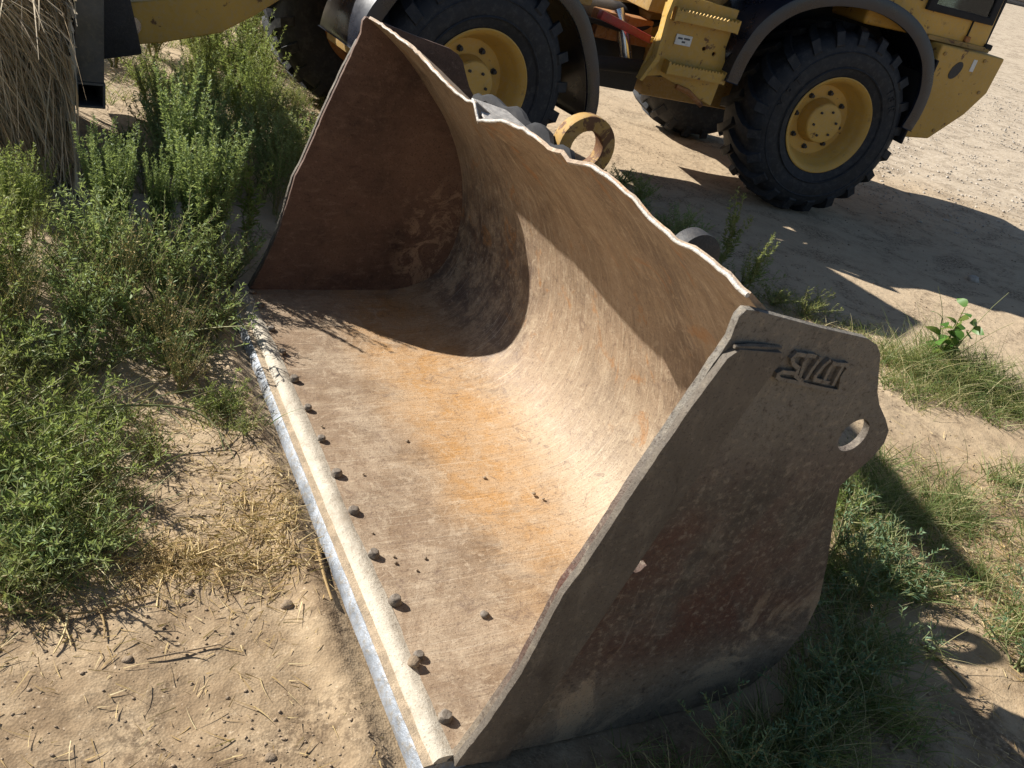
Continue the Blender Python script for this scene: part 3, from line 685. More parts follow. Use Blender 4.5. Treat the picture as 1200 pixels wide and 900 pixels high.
# chassis
MB().plate([(.93 * math.cos(a), .685 + .88 * math.sin(a)) for a in np.linspace(R(-20), R(160), 26)], [], .53, .55).build('wheel_arch_plate', 'black', loader)  # added black plate that makes the wheel arch read dark
MB().prism([(-1.25, .55), (.6, .55), (.75, 1.0), (.6, 1.36), (-1.05, 1.36), (-1.35, 1.1)], .60, 1.35).bevel(.02, 2).build('rear_frame', 'yellow_dark', loader)
MB().tube([(0, .25, .685), (0, 2.0, .685)], .13, 16).build('axle', 'yellow_dark', loader)
MB().tube([FT((0, .25, .64)), FT((0, 1.77, .64))], .13, 16).build('axle', 'orange', loader)
MB(FT).prism([(.42, .55), (.42, 1.35), (.15, 1.75), (-.35, 1.5), (-.95, 1.15), (-.95, .5)], .74, 1.28).bevel(.02, 2).build('front_frame', 'yellow_dark', loader)
MB(FT).prism([(.30, 1.18), (.30, 1.65), (-.10, 2.05), (-.70, 1.9), (-1.0, 1.35), (-1.0, 1.12)], .44, 1.58).bevel(.03, 2).build('tower_shadow_mass', 'yellow_dark', loader)  # wide unseen tower mass, added to fill out the loader's ground shadow
MB().tube([(-1.25, .95, .95), FT((-.9, 1.0, .95))], .17, 14).build('joint', 'dark_iron', loader)
MB().tube([(-1.28, .30, .80), (-1.75, .33, .765), FT((-.7, .45, .73))], [.05, .05, .03], 12).build('steering_cylinder', 'black', loader)
MB().tube([(-1.53, .42, .80), (-1.60, .45, .98), (-1.66, .5, 1.10)], .045, 12).build('hose_guard', 'chrome', loader)
MB().box((-1.80, .45, .90), (-1.38, .60, 1.08)).bevel(.015, 2).build('valve_block', 'orange', loader)
MB().prism([(-1.85, 1.10), (-1.40, .99), (-1.38, .96), (-1.46, .955), (-1.86, 1.04)], .28, .36).bevel(.01, 2).build('lock_bar', 'red', loader)
MB().box((-1.46, .27, .965), (-1.36, .285, 1.0)).bevel(.004, 1).build('lock_bar_tip', 'yellow', loader)
for k in range(4):
    MB().tube([(-1.22, .50 + .12 * k, 1.12 - .04 * k), (-1.55, .44 + .12 * k, .98 + .03 * k), (-1.95, .40 + .12 * k, 1.02 - .05 * k), FT((-.75, .55 + .12 * k, 1.05))], .018, 8).build('hydraulic_hose', 'black', loader)
MB().box((-1.95, .62, .55), (-1.30, .95, .88)).bevel(.02, 2).build('pump_housing', 'dark_iron', loader)
for (x_, z_) in ((.74, 1.33), (.74, .78), (1.12, 1.34), (1.20, 1.12), (.95, .79)): MB().tube([(x_, -.008, z_), (x_, .004, z_)], .014, 6).build('body_bolt', 'yellow_dark', loader)
for k in range(9): MB().box((.12 + .04 * k, .112, 1.62), (.135 + .04 * k, .1195, 1.86)).build('vent_slot', 'black', loader)
# access steps
MB().plate([(-1.585, .765), (-1.42, .80), (-.97, .66), (-.955, .92), (-1.00, 1.05), (-.99, 1.30), (-1.50, 1.32), (-1.52, 1.10)], [circ(-1.16, 1.02, .014, 10), circ(-1.075, 1.0, .014, 10)], .055, .075).bevel(.004, 1, 50).build('step_panel', 'yellow', loader)
MB().prism([(-1.60, .76), (-1.58, .755), (-1.50, .90), (-1.515, 1.18), (-1.49, 1.33), (-1.52, 1.35), (-1.54, 1.18), (-1.53, .92)], -.02, .05).build('step_side', 'yellow', loader)
MB().prism([(-1.53, 1.15), (-1.0, 1.15), (-1.0, 1.9), (-1.45, 1.9)], .30, 1.6).bevel(.02, 2).build('cab_base', 'yellow_dark', loader)
def step(z, x0, x1):
    n = 17; poly = [(x0, z - .075), (x1, z - .075)]
    for k in range(n, -1, -1):
        x = x0 + (x1 - x0) * k / n; poly += [(x, z), (x - (x1 - x0) / n * .45, z - .016)] if k else [(x, z)]
    s = MB().prism(poly, -.03, -.018).box((x0, -.018, z - .075), (x1, .17, z - .063)).prism(poly, .16, .172).build('step_tread', 'yellow', loader)
    MB().box((x0 - .012, -.03, z - .08), (x0, .17, z + .004)).build('step_end', 'yellow', s)
    MB().box((x1, -.03, z - .08), (x1 + .012, .17, z + .004)).build('step_end', 'yellow', s)
step(1.24, -1.47, -1.01); step(.908, -1.415, -.985)
MB().box((-1.395, .046, 1.015), (-1.275, .054, 1.08)).build('sticker', 'sticker', loader)
for x0, x1, z0 in ((-1.38, -1.345, 1.05), (-1.335, -1.29, 1.052), (-1.345, -1.32, 1.03)): MB().box((x0, .0445, z0), (x1, .0458, z0 + .012)).build('sticker_print', 'ink', loader)
MB().box((-1.48, .29, 1.26), (-1.37, .298, 1.36)).build('sticker', 'sticker', loader)
MB().box((-1.47, .2875, 1.27), (-1.42, .2895, 1.35)).build('sticker_print', 'ink', loader)
MB().tube([(-1.30, .02, .755), (-1.20, .02, .735), (-1.06, .03, .66)], [.018, .02, .018], 8).build('tow_bar', 'orange', loader)
# cab
for x_ in (-1.35, .0):
    for y_ in (.36, 1.56): MB().box((x_ - .04, y_ - .04, 1.9), (x_ + .04, y_ + .04, 2.86)).bevel(.01, 1).build('cab_pillar', 'fender', loader)
MB().box((-1.50, .28, 2.86), (.12, 1.64, 3.0)).bevel(.05, 3).build('cab_roof', 'yellow', loader)
for a, b in (((-1.31, .355, 1.95), (-.04, .361, 2.84)), ((-1.31, 1.559, 1.95), (-.04, 1.565, 2.84)), ((-1.353, .40, 1.95), (-1.347, 1.52, 2.84)), ((-.003, .40, 2.05), (.003, 1.52, 2.84))): MB().box(a, b).build('cab_pane', 'glass', loader)
MB().box((-1.0, .7, 1.55), (-.4, 1.2, 2.45)).bevel(.06, 3).build('seat', 'black', loader)
# lift arms, tilt cylinder, coupler (front frame coordinates)
arm = [(1.80, .560), (1.62, .592), (1.32, .680), (1.15, .788), (1.04, .872), (.80, 1.05), (.40, 1.38), (-.10, 1.62), (-.30, 1.70), (-.32, 1.86), (.10, 1.84), (.60, 1.55), (1.05, 1.16), (1.30, .93), (1.50, .828), (1.80, .765)]
for l0 in (.45, 1.42): MB(FT).prism(arm, l0, l0 + .09).bevel(.006, 1, 30).build('lift_arm', 'yellow', loader)
MB(FT).tube([(.9, .55, 1.0), (.9, 1.41, 1.0)], .06, 12).build('cross_tube', 'yellow_dark', loader)
MB(FT).tube([(-.2, .95, 1.35), (.9, .95, 1.15), (1.75, .95, .95)], [.07, .06, .035], 12).build('tilt_cylinder', 'dark_iron', loader)
MB(FT).prism([(1.72, .54), (1.93, .49), (1.96, .60), (1.96, 1.15), (1.84, 1.15), (1.78, .80)], .38, 1.56).bevel(.015, 2).build('quick_coupler', 'dark_iron', loader)
MB(FT).tube([(1.77, .40, .67), (1.77, .57, .67)], .045, 14).build('coupler_pin', 'chrome', loader)
MB(FT).tube([(.45, .20, .92), (.36, .16, .90), (.38, .17, .85), (.52, .22, .83), (.54, .25, .88)], .018, 8).build('tie_hook', 'yellow', loader)

# ------------------------------------------------------------------ BALE FORK carried on the coupler
fork = tag(empty('bale_fork', tuple(NF + FH * 2.02) + (0,), FZ + math.pi), 'dark grey square tube bale fork frame pressed against the straw bale', 'bale fork')
def FK(p):  # local: x forward from the frame, y: lateral (local axes of the empty: x = -(cos,sin) ; y = -FA)
    t, lat, z = p; return (t - 2.02, -lat, z)
def hollow(name, c0, c1, l0, l1, z0, z1, th, along):
    """rectangular hollow tube made of four walls; along = 'lat' or 'z'"""
    mb = MB(FK)
    if along == 'lat':
        mb.box((c0, l0, z0), (c1, l1, z0 + th)).box((c0, l0, z1 - th), (c1, l1, z1)).box((c0, l0, z0 + th), (c0 + th, l1, z1 - th)).box((c1 - th, l0, z0 + th), (c1, l1, z1 - th))
    else:
        mb.box((c0, l0, z0), (c1, l0 + th, z1)).box((c0, l1 - th, z0), (c1, l1, z1)).box((c0, l0 + th, z0), (c0 + th, l1 - th, z1)).box((c1 - th, l0 + th, z0), (c1, l1 - th, z1))
    return mb.build(name, 'greysteel', fork)
hollow('cross_tube', 1.966, 2.09, -.06, 1.70, .385, .50, .010, 'lat')
for l0 in (-.055, 1.50): MB(FK).box((1.970, l0, .501), (2.088, l0 + .115, 2.70)).bevel(.006, 2).build('upright', 'greysteel', fork)
MB(FK).tube([(2.10, -.22, 2.74), (1.68, 1.72, 3.0)], .085, 4).build('shadow_rail', 'greysteel', fork)  # unseen rail, added to cast the strip shadow right of the bucket
MB(FK).box((2.04, .22, .52), (2.052, 1.48, 1.45)).build('shade_board', 'greysteel', fork)  # unseen board, added to throw shade on the weeds behind the bale
for z_ in (.62, .9, 1.18, 1.42): MB(FK).box((2.0, .065, z_), (2.04, 1.5, z_ + .05)).build('shade_board_bar', 'greysteel', fork)  # bars of the added shade board
for l0 in (.35, 1.2): MB(FK).tube([(2.05, l0, .44), (3.2, l0, .42)], [.03, .008], 8).build('tine', 'greysteel', fork)

# ------------------------------------------------------------------ STRAW BALE
bale = tag(empty('straw_bale', tuple(NF + FH * 2.5 + FA * .66) + (0,), FZ + math.pi), 'big shaggy straw bale standing in shade by the grey fork frame', 'bale')
T0, T1, L0, L1, ZB = 2.125, 2.72, .03, 1.28, .89
def BL(t, lat, z): return np.stack([t - 2.5, -(lat - .66), z], -1)
mb = MB(); mb.box((T0 - 2.5 + .03, -(L1 - .66) + .03, .0), (T1 - 2.5 - .03, -(L0 - .66) - .03, ZB - .03)).bevel(.10, 4); mb.build('core', 'balecore', bale)
rs = np.random.RandomState(4); parts = []
def strands(n, face):
    a = rs.rand(n); z = rs.rand(n) ** .9 * (ZB + .1)
    ln = .22 + .5 * rs.rand(n); dep = .055 * rs.rand(n)
    tilt = .42 + .30 * rs.normal(size=n) + .35 * (a - .4)
    if face == 'near':
        t = T0 + a * (T1 - T0); base = BL(t, L0 + .06 - dep * 1.6, z); d = np.stack([-np.sin(tilt), .05 + .16 * rs.normal(size=n), -np.cos(tilt)], -1)
        bend = np.stack([.35 * np.sin(tilt) * rs.rand(n), -.05 * np.ones(n), -.2 * rs.rand(n)], -1)
    elif face == 'back':
        lat = L0 + a * (L1 - L0); base = BL(T0 + .05 - dep, lat, z); d = np.stack([-.06 + .12 * rs.normal(size=n), .35 * rs.normal(size=n), -np.ones(n)], -1)
        bend = np.stack([.05 * np.ones(n), .1 * rs.normal(size=n), -.2 * rs.rand(n)], -1)
    else:
        lat = L0 + rs.rand(n) * (L1 - L0); t = T0 + a * (T1 - T0); base = BL(t, lat, np.full(n, ZB - .03) + .05 * rs.rand(n)); d = np.stack([rs.normal(size=n), rs.normal(size=n), .15 * rs.normal(size=n)], -1)
        bend = np.zeros((n, 3)); bend[:, 2] = -.2
    v, f, r = blades(base, d, ln, .005 + .005 * rs.rand(n), bend, 4, rs)
    v[:, 2] = np.maximum(v[:, 2], .01); v[:, 0] = np.maximum(v[:, 0], T0 - 2.5 - .025 + .02 * rs.rand(len(v))); parts.append((v, f, r))
strands(15000, 'near'); strands(6000, 'back'); strands(2500, 'top')
tag(link('loose_straw', np_mesh('loose_straw', *cat(parts)), M['straw'], bale), kind='stuff')

# ------------------------------------------------------------------ WEEDS
VAR = {}
def variant(key, *a, **k): VAR[key] = weed(*a, **k)
variant('tall1', 1, .72, .26, 6, .036, .0075, .72); variant('tall2', 2, .80, .18, 5, .034, .007, .75); variant('tall3', 3, .66, .30, 6, .038, .008, .62)
variant('plume1', 14, .80, .16, 5, .034, .0085, 1.15, 1.7, 14); variant('plume2', 15, .72, .20, 6, .034, .0085, 1.1, 1.6, 13)
variant('bush1', 4, .46, .30, 8, .032, .0068, .62, .8); variant('bush2', 5, .38, .34, 8, .030, .0062, .58, .7)
variant('low1', 6, .22, .28, 9, .030, .0058, .55, .5, 6); variant('low2', 7, .17, .24, 9, .028, .0055, .6, .4, 6)
variant('lanky1', 8, .98, .24, 5, .048, .009, .8, 1.2, 11); variant('lanky2', 9, 1.05, .3, 6, .046, .009, .75, 1.2, 11); variant('dry', 16, .40, .30, 7, .022, .004, .22, .9, 9); variant('spike', 10, .48, .06, 2, .04, .011, .85, 1.3, 8)
rw = random.Random(21)
LOOK = {'drystraw': 'straw-coloured', 'leafD': 'blue-green', 'leafA': 'grey-green', 'leafB': 'bright green', 'leafC': 'yellowish'}
FORM = {'dry': 'dried-out bare', 'plum': 'plumed upright', 'tall': 'tall', 'bush': 'bushy', 'low': 'low feathery', 'lank': 'lanky', 'spik': 'spiky'}
def look(key, m, place):
    return LOOK[m] + ' ' + next(v for k, v in FORM.items() if key.startswith(k)) + ' weed ' + place
def plant(name, key, x, y, sc_, mat, label, cat_, group, zs=1., dz=0.):
    z = float(gh(np.array(x), np.array(y))) - .01 + dz
    e = tag(empty(name, (x, y, z), rw.uniform(0, 6.28)), label, cat_, group); e.scale = (sc_, sc_, sc_ * zs)
    s_, l_ = VAR[key]
    link('stem', s_, None, e); link('foliage', l_, None, e)
    o = e.children
    for ch in e.children:
        if not ch.data.materials: ch.data.materials.append(M['stem'] if ch.name.startswith('stem') else M[mat])
        ch.material_slots[0].link = 'OBJECT'; ch.material_slots[0].material = M['stem'] if ch.name.startswith('stem') else M[mat]
    return e
# tall weeds between bale and bucket (lit tops)
G1 = 'growing between the straw bale and the bucket'
for i, (x, y, k, s_, m) in enumerate([(-1.60, 3.60, 'plume1', .80, 'leafA'), (-1.50, 3.50, 'plume2', .66, 'leafA'), (-1.84, 3.36, 'plume2', .60, 'leafA'), (-1.74, 3.26, 'plume1', .55, 'leafA'), (-1.40, 3.37, 'plume2', .76, 'leafA'), (-1.66, 3.04, 'bush1', .9, 'leafA'), (-1.48, 3.16, 'bush2', 1.0, 'leafA'),
        (-1.34, 3.66, 'spike', 1.0, 'leafB'), (-1.27, 3.32, 'bush2', .85, 'leafA'), (-1.60, 3.36, 'plume1', .5, 'leafA')]):
    plant('tall_weed', k, x, y, s_, m, look(k, m, G1), 'weed', 'weeds between bale and bucket')
G2 = 'growing in front of the straw bale'
for x, y, k, s_, m in [(-2.02, 3.02, 'plume1', .50, 'leafB'), (-2.14, 2.86, 'plume2', .5, 'leafB'), (-1.92, 2.86, 'tall2', .55, 'leafC'), (-2.08, 3.24, 'tall1', .5, 'leafB'), (-1.86, 2.66, 'bush1', .95, 'leafB'), (-2.06, 2.62, 'bush1', 1.0, 'leafC'),
                       (-2.3, 3.05, 'tall3', .5, 'leafB'), (-2.3, 2.75, 'tall2', .48, 'leafB')]:
    plant('upright_weed', k, x, y, s_, m, look(k, m, G2), 'weed', 'weeds in front of the bale')
G3 = 'sprawling over the sand beside the cutting edge'
for x, y, k, s_, m in [(-1.62, 2.86, 'bush2', 1.0, 'leafA'), (-1.42, 2.98, 'bush2', .95, 'leafA'), (-1.28, 3.08, 'bush2', .75, 'leafA'), (-1.52, 2.64, 'bush2', .9, 'leafA'), (-1.30, 2.76, 'low1', 1.25, 'leafA'), (-1.18, 2.92, 'low1', 1.0, 'leafA'),
                       (-1.76, 2.50, 'bush2', .85, 'leafB'), (-1.40, 2.46, 'low1', 1.1, 'leafA'), (-1.18, 2.60, 'low2', 1.1, 'leafA'), (-1.62, 2.32, 'low1', 1.1, 'leafB'), (-1.86, 2.36, 'bush2', .8, 'leafB'), (-1.46, 2.80, 'dry', 1.0, 'drystraw'), (-1.22, 2.66, 'dry', .8, 'drystraw'), (-1.66, 2.48, 'dry', .9, 'drystraw'), (-1.10, 2.48, 'dry', .6, 'drystraw')]:
    plant('bushy_weed', k, x, y, s_, m, look(k, m, G3), 'weed', 'weeds beside the cutting edge')
G4 = 'on the sand below the arching bare branch'
for x, y, k, s_, m in [(-1.30, 2.08, 'low1', .95, 'leafB'), (-1.14, 1.96, 'low1', 1.0, 'leafB'), (-1.30, 1.84, 'low1', 1.1, 'leafB'), (-1.08, 1.76, 'low1', .95, 'leafB'), (-1.22, 1.66, 'low2', 1.2, 'leafA'), (-1.04, 1.60, 'low2', 1.05, 'leafA'), (-1.44, 1.98, 'low1', 1.1, 'leafB'),
                       (-1.46, 1.72, 'low1', 1.1, 'leafB'), (-.94, 1.66, 'low2', .8, 'leafA'), (-1.06, 1.48, 'low2', .8, 'leafC'), (-1.5, 2.14, 'low1', 1.0, 'leafC'), (-1.18, 2.2, 'low2', .8, 'leafA'), (-1.02, 2.14, 'low2', .7, 'leafC')]:
    plant('feathery_weed', k, x, y, s_, m, look(k, m, G4), 'weed', 'low weeds on the sand')
plant('feathery_weed', 'low2', -.90, 2.42, .75, 'leafB', 'small bright green weed alone on sand by the cutting edge', 'weed', None)
plant('feathery_weed', 'low2', -.80, 2.32, .45, 'leafC', 'tiny yellowish seedling tucked against the bright cutting edge', 'weed', None)
G5 = 'under the yellow lift arm'
for x, y, k, s_, m in [(-2.12, 5.75, 'lanky1', .5, 'leafB'), (-2.05, 5.3, 'lanky2', .58, 'leafB'), (-1.80, 5.0, 'lanky1', .5, 'leafC'), (-2.3, 5.35, 'lanky2', .5, 'leafB'), (-1.60, 4.6, 'tall3', .75, 'leafC'), (-1.86, 4.95, 'lanky1', .55, 'leafB'), (-1.42, 4.5, 'tall2', .62, 'leafC'), (-2.1, 4.9, 'tall1', .7, 'leafA'), (-1.5, 4.3, 'tall1', .6, 'leafA'), (-1.75, 4.35, 'tall3', .7, 'leafA'), (-2.05, 4.45, 'tall2', .62, 'leafA'), (-1.22, 4.3, 'tall2', .55, 'leafC'), (-1.4, 4.2, 'tall1', .7, 'leafA'), (-2.26, 4.3, 'bush1', .5, 'leafA'), (-1.25, 4.35, 'bush1', 1.1, 'leafC'), (-2.35, 4.85, 'tall1', .6, 'leafA'), (-2.2, 5.1, 'tall3', .6, 'leafB'), (-2.5, 5.2, 'tall2', .5, 'leafA'), (-1.95, 4.7, 'bush1', .85, 'leafA'), (-2.2, 4.6, 'bush1', .75, 'leafB'), (-1.65, 5.0, 'bush1', .75, 'leafC'), (-2.45, 5.6, 'lanky1', .38, 'leafC'), (-2.6, 6.0, 'tall3', .45, 'leafC'), (-2.2, 6.1, 'bush1', .7, 'leafC'), (-1.9, 5.9, 'bush1', .45, 'leafC'), (-2.75, 5.5, 'bush2', .8, 'leafB'), (-1.85, 4.15, 'bush2', 1.2, 'leafA'), (-2.0, 4.0, 'bush2', .75, 'leafA')]:
    plant('lanky_weed', k, x, y, s_, m, look(k, m, G5), 'weed', 'weeds under the lift arm')
G6 = 'on the sunlit bank behind the lift arm'
for i in range(40):
    x = -4.3 + rw.random() * 2.9; y = 6.0 + rw.random() * 3.4 + (0 if x < -2.2 else .9)
    k = rw.choice(['bush1', 'bush2', 'tall3', 'tall1']); m = rw.choice(['leafC', 'leafB', 'leafC'])
    plant('bank_weed', k, x, y, rw.uniform(.8, 1.25), m, look(k, m, G6), 'weed', 'weeds on the bank behind')
# behind and right of the bucket
for key, x, y, s_, m, nm, lb in [
    ('spike', 1.02, 5.05, .92, 'leafC', 'seeding_weed', 'tall seeding weed spike on the packed dirt behind the bucket lip'),
    ('spike', 1.16, 4.80, .70, 'leafC', 'seeding_weed', 'shorter seeding weed spike beside the tall one behind the bucket'),
    ('low1', .72, 5.45, .95, 'leafA', 'bushy_weed', 'grey-green bushy weed behind the torn bucket lip'),
    ('low1', .92, 5.20, .75, 'leafA', 'bushy_weed', 'small grey-green bush at the foot of the seeding weed'),
    ('low2', .40, 6.35, .85, 'leafC', 'bushy_weed', 'sunlit yellowish weed behind the rusty hook ring'),
    ('low1', .30, 6.05, .75, 'leafA', 'bushy_weed', 'green weed seen through the rusty hook ring'),
    ('low2', .55, 5.75, .8, 'leafA', 'bushy_weed', 'low weed in shade between hook ring and rear tyre'),
    ('low2', 1.32, 4.78, .8, 'leafC', 'bushy_weed', 'flat dusty weed behind the top corner of the lettered plate'),
    ('low1', 1.22, 2.52, 1.05, 'leafD', 'bushy_weed', 'leafy weed at the heel of the lettered side plate'),
    ('low1', 1.72, 2.14, .95, 'leafD', 'bushy_weed', 'sunlit feathery bush right of the bucket shadow'),
    ('low1', 1.86, 2.34, .8, 'leafD', 'bushy_weed', 'small feathery weed next to the sunlit feathery bush'),
    ('low1', 2.0, 2.55, .5, 'leafA', 'bushy_weed', 'pale grey-green weed among the dry grass'),
    ('low1', 1.02, 1.74, .80, 'leafD', 'bushy_weed', 'dark green weed in the shade against the side plate'),
    ('low1', 1.18, 1.98, .95, 'leafD', 'bushy_weed', 'dark feathery weed in the shade behind the plate heel'),
    ('low1', .76, 1.46, .8, 'leafD', 'bushy_weed', 'blue-green weed under the bottom edge of the side plate'),
    ('low1', 1.10, 1.86, .9, 'leafD', 'bushy_weed', 'dense blue-green weed in shade midway along the plate heel'),
    ('low1', 1.36, 2.40, .9, 'leafD', 'bushy_weed', 'blue-green weed half in sun behind the bucket heel'),
    ('low1', 1.30, 2.76, .9, 'leafB', 'bushy_weed', 'bright green weed below the pin hole of the side plate'),
    ('bush2', .80, 5.25, .75, 'leafA', 'bushy_weed', 'leafy grey-green weed in the loader shadow behind the lip'),
    ('low1', 1.16, 4.98, .9, 'leafB', 'bushy_weed', 'green weed between the two seeding spikes'),
    ('bush2', .52, 5.95, .6, 'leafB', 'bushy_weed', 'small green weed in front of the far rear tyre'),
    ('low1', 1.48, 4.72, .8, 'leafC', 'bushy_weed', 'yellowish flat weed above the lettered plate corner'),
    ('low1', 2.38, 4.30, .8, 'leafB', 'bushy_weed', 'bright weed tangled in the grass clump by the broad-leaved plant'),
    ('low1', 1.24, 2.26, 1.0, 'leafD', 'bushy_weed', 'blue-green feathery weed leaning on the heel of the bucket'),
    ('low2', .90, 1.56, .9, 'leafD', 'bushy_weed', 'low blue-green weed in deep shade under the side plate'),
    ('spike', .96, 1.33, .30, 'leafC', 'seeding_weed', 'small pale weed spike in the shade near the plate bottom')]:
    plant(nm, key, x, y, s_, m, lb, 'weed', None)
# broad-leaved plant with long grass stalks
def broadleaf(x, y):
    z = float(gh(np.array(x), np.array(y))); e = tag(empty('broadleaf_plant', (x, y, z)), 'broad-leaved green plant with pale stalks standing in the grass clump', 'plant')
    rs = np.random.RandomState(77); paths = []; b, d, L = [], [], []
    s = np.linspace(0, 1, 6)[:, None]
    for k, (dx, dy, h) in enumerate([(.0, .02, .36), (.07, -.04, .30), (-.08, .02, .27), (.03, .08, .24)]):
        paths.append((np.array([[0, 0, 0]]) + s * np.array([[dx, dy, h]]), .006, .003))
        for j in range(7):
            q = .35 + .65 * j / 6; b.append((dx * q, dy * q, h * q)); a = rs.rand() * 6.28; d.append((math.cos(a), math.sin(a), .35 + .5 * q)); L.append(.125 * (1.1 - .4 * q))
    for a, h in ((.6, .50), (2.6, .44), (-.4, .40)): paths.append((np.array([[.03, 0, 0]]) + s * np.array([[.16 * math.cos(a), .16 * math.sin(a), h]]) + s ** 3 * np.array([[.05 * math.cos(a), 0, -.03]]), .0025, .0012))
    b, d, L = map(np.array, (b, d, L)); bend = np.zeros((len(b), 3)); bend[:, 2] = -.5
    link('leaf', np_mesh('leaf', *blades(b, d, L, L * .55, bend, 4, rs, True), smooth=True), M['broad'], e)
    link('stalk', np_mesh('stalk', *twigtubes(paths, rs)), M['stem'], e)
broadleaf(2.16, 4.42)

# ------------------------------------------------------------------ GRASS, STRAW, LITTER (uncountable)
def tufts(spec, seed, hmin, hmax, wd, flop):
    rs = np.random.RandomState(seed); B, D, L, BE = [], [], [], []
    for x, y, r, n, hs in spec:
        rr = r * np.sqrt(rs.rand(n)); a = rs.rand(n) * 6.283; nt = max(1, int(n / 26)); cx = rs.normal(size=(nt, 2)) * r * .5
        ci = rs.randint(nt, size=n); px = x + cx[ci, 0] + rs.normal(size=n) * .03; py = y + cx[ci, 1] + rs.normal(size=n) * .03
        m = (((px - A0[0]) * VV[0] + (py - A0[1]) * VV[1] > -.04) & ((px - A0[0]) * VV[0] + (py - A0[1]) * VV[1] < 1.07) & ((px - A0[0]) * UU[0] + (py - A0[1]) * UU[1] > -.06) & ((px - A0[0]) * UU[0] + (py - A0[1]) * UU[1] < BW + .05))
        k = ~m; px, py = px[k], py[k]; q = len(px); dz = gh(px, py)
        B.append(np.stack([px, py, dz - .004], -1)); az = rs.rand(q) * 6.283; lean = flop * (.3 + .9 * rs.rand(q))
        D.append(np.stack([np.cos(az) * lean, np.sin(az) * lean, np.ones(q)], -1)); L.append((hmin + (hmax - hmin) * rs.rand(q) ** 1.4) * hs)
        BE.append(np.stack([np.cos(az) * .35, np.sin(az) * .35, -.5 * flop * rs.rand(q)], -1))
    B, D, L, BE = map(np.concatenate, (B, D, L, BE))
    return blades(B, D, L, wd * (.6 + .7 * rs.rand(len(B))), BE, 4, rs)
gr = [(2.22, 4.40, .22, 1000, 1.35), (2.05, 4.30, .20, 700, 1.1), (2.45, 4.28, .22, 750, 1.15), (1.85, 4.45, .25, 700, .5), (2.62, 4.05, .2, 600, .9), (1.95, 4.08, .22, 700, .75), (2.35, 4.05, .2, 500, .7),
      (1.35, 2.75, .22, 900, .9), (1.50, 2.92, .25, 1000, .9), (1.72, 3.0, .25, 800, .8), (1.36, 2.98, .16, 500, .7), (1.28, 2.38, .2, 800, .9), (1.20, 2.12, .2, 800, .85), (1.10, 1.88, .18, 800, .85), (.98, 1.64, .16, 700, .8), (.82, 1.5, .12, 500, .75), (.62, 1.36, .12, 350, .65), (.46, 1.28, .1, 160, .5), (1.14, 1.6, .22, 350, .6),
      (2.15, 3.32, .16, 300, .6), (2.05, 2.9, .25, 500, .6), (1.8, 2.62, .28, 700, .45), (1.9, 2.28, .22, 600, .55), (1.62, 2.5, .2, 400, .5), (2.2, 2.5, .3, 500, .7), (1.42, 4.92, .18, 420, .3), (.42, 6.25, .22, 300, .5), (.66, 5.6, .2, 250, .5), (1.6, 4.75, .22, 350, .35)]
gl = [(-1.22, 1.92, .26, 1500, .75), (-1.12, 1.68, .22, 1200, .7), (-1.40, 2.05, .28, 1200, .7), (-1.52, 2.45, .30, 900, .6), (-1.3, 2.85, .3, 700, .6), (-.92, 2.42, .10, 260, .55), (-1.95, 2.75, .35, 900, .8), (-1.7, 3.2, .35, 700, .7), (-1.0, 1.56, .15, 350, .5), (-1.42, 1.66, .2, 500, .6), (-2.1, 3.4, .3, 500, .7), (-1.8, 4.6, .5, 900, .9), (-2.0, 5.3, .6, 1100, 1.), (-2.9, 7., 1.0, 1300, 1.1), (-2.6, 5.9, .5, 900, 1.0), (-2.2, 6.4, .6, 900, .9), (-2.2, 8.2, 1.2, 1100, 1.1)]
tag(link('grass', np_mesh('grass', *tufts(gr + gl, 8, .06, .24, .0042, .75)), M['grass']), 'green and drying grass tufts growing on the sand around the bucket', 'grass', kind='stuff')
def litter(spec, seed, lmin, lmax, wd, lift=.10):
    rs = np.random.RandomState(seed); B, D, L = [], [], []
    for x, y, r, n in spec:
        px = x + rs.normal(size=n) * r * .55; py = y + rs.normal(size=n) * r * .55
        v = (px - A0[0]) * VV[0] + (py - A0[1]) * VV[1]; u = (px - A0[0]) * UU[0] + (py - A0[1]) * UU[1]
        k = ~((v > -.05) & (v < 1.1) & (u > -.08) & (u < BW + .06)); px, py = px[k], py[k]; n = len(px)
        az = rs.rand(n) * 6.283; B.append(np.stack([px, py, gh(px, py) + .002 + .006 * rs.rand(n)], -1)); D.append(np.stack([np.cos(az), np.sin(az), lift * rs.rand(n)], -1)); L.append(lmin + (lmax - lmin) * rs.rand(n) ** 2)
    B, D, L = map(np.concatenate, (B, D, L)); BE = np.stack([rs.normal(size=len(B)) * .12, rs.normal(size=len(B)) * .12, -.03 * np.ones(len(B))], -1)
    return blades(B, D, L, wd * (.6 + .8 * rs.rand(len(B))), BE, 3, rs)
ls = [(-.62, 1.98, .18, 420), (-.52, 1.80, .2, 480), (-.72, 1.72, .2, 380), (-.85, 1.66, .18, 300), (-.58, 2.1, .16, 250), (-.9, 2.25, .3, 500), (-1.0, 1.5, .25, 500), (-.6, 1.4, .5, 220), (-.4, 1.2, .4, 120), (-1.2, 2.4, .4, 600), (1.75, 2.75, .4, 1300), (1.85, 2.45, .35, 900), (2.1, 3.1, .4, 600), (1.9, 4.4, .4, 700), (1.3, 1.7, .35, 500), (.9, 1.3, .35, 350), (1.5, 4.8, .3, 400), (.5, 6.1, .3, 300), (-2.6, 7.5, 1.2, 1500), (-2.5, 6.0, .7, 1200), (-2.0, 6.4, .6, 900)]
tag(link('straw_litter', np_mesh('straw_litter', *litter(ls, 31, .015, .085, .0028)), M['drystraw']), 'broken dry straw scattered over the sand', 'straw', kind='stuff')
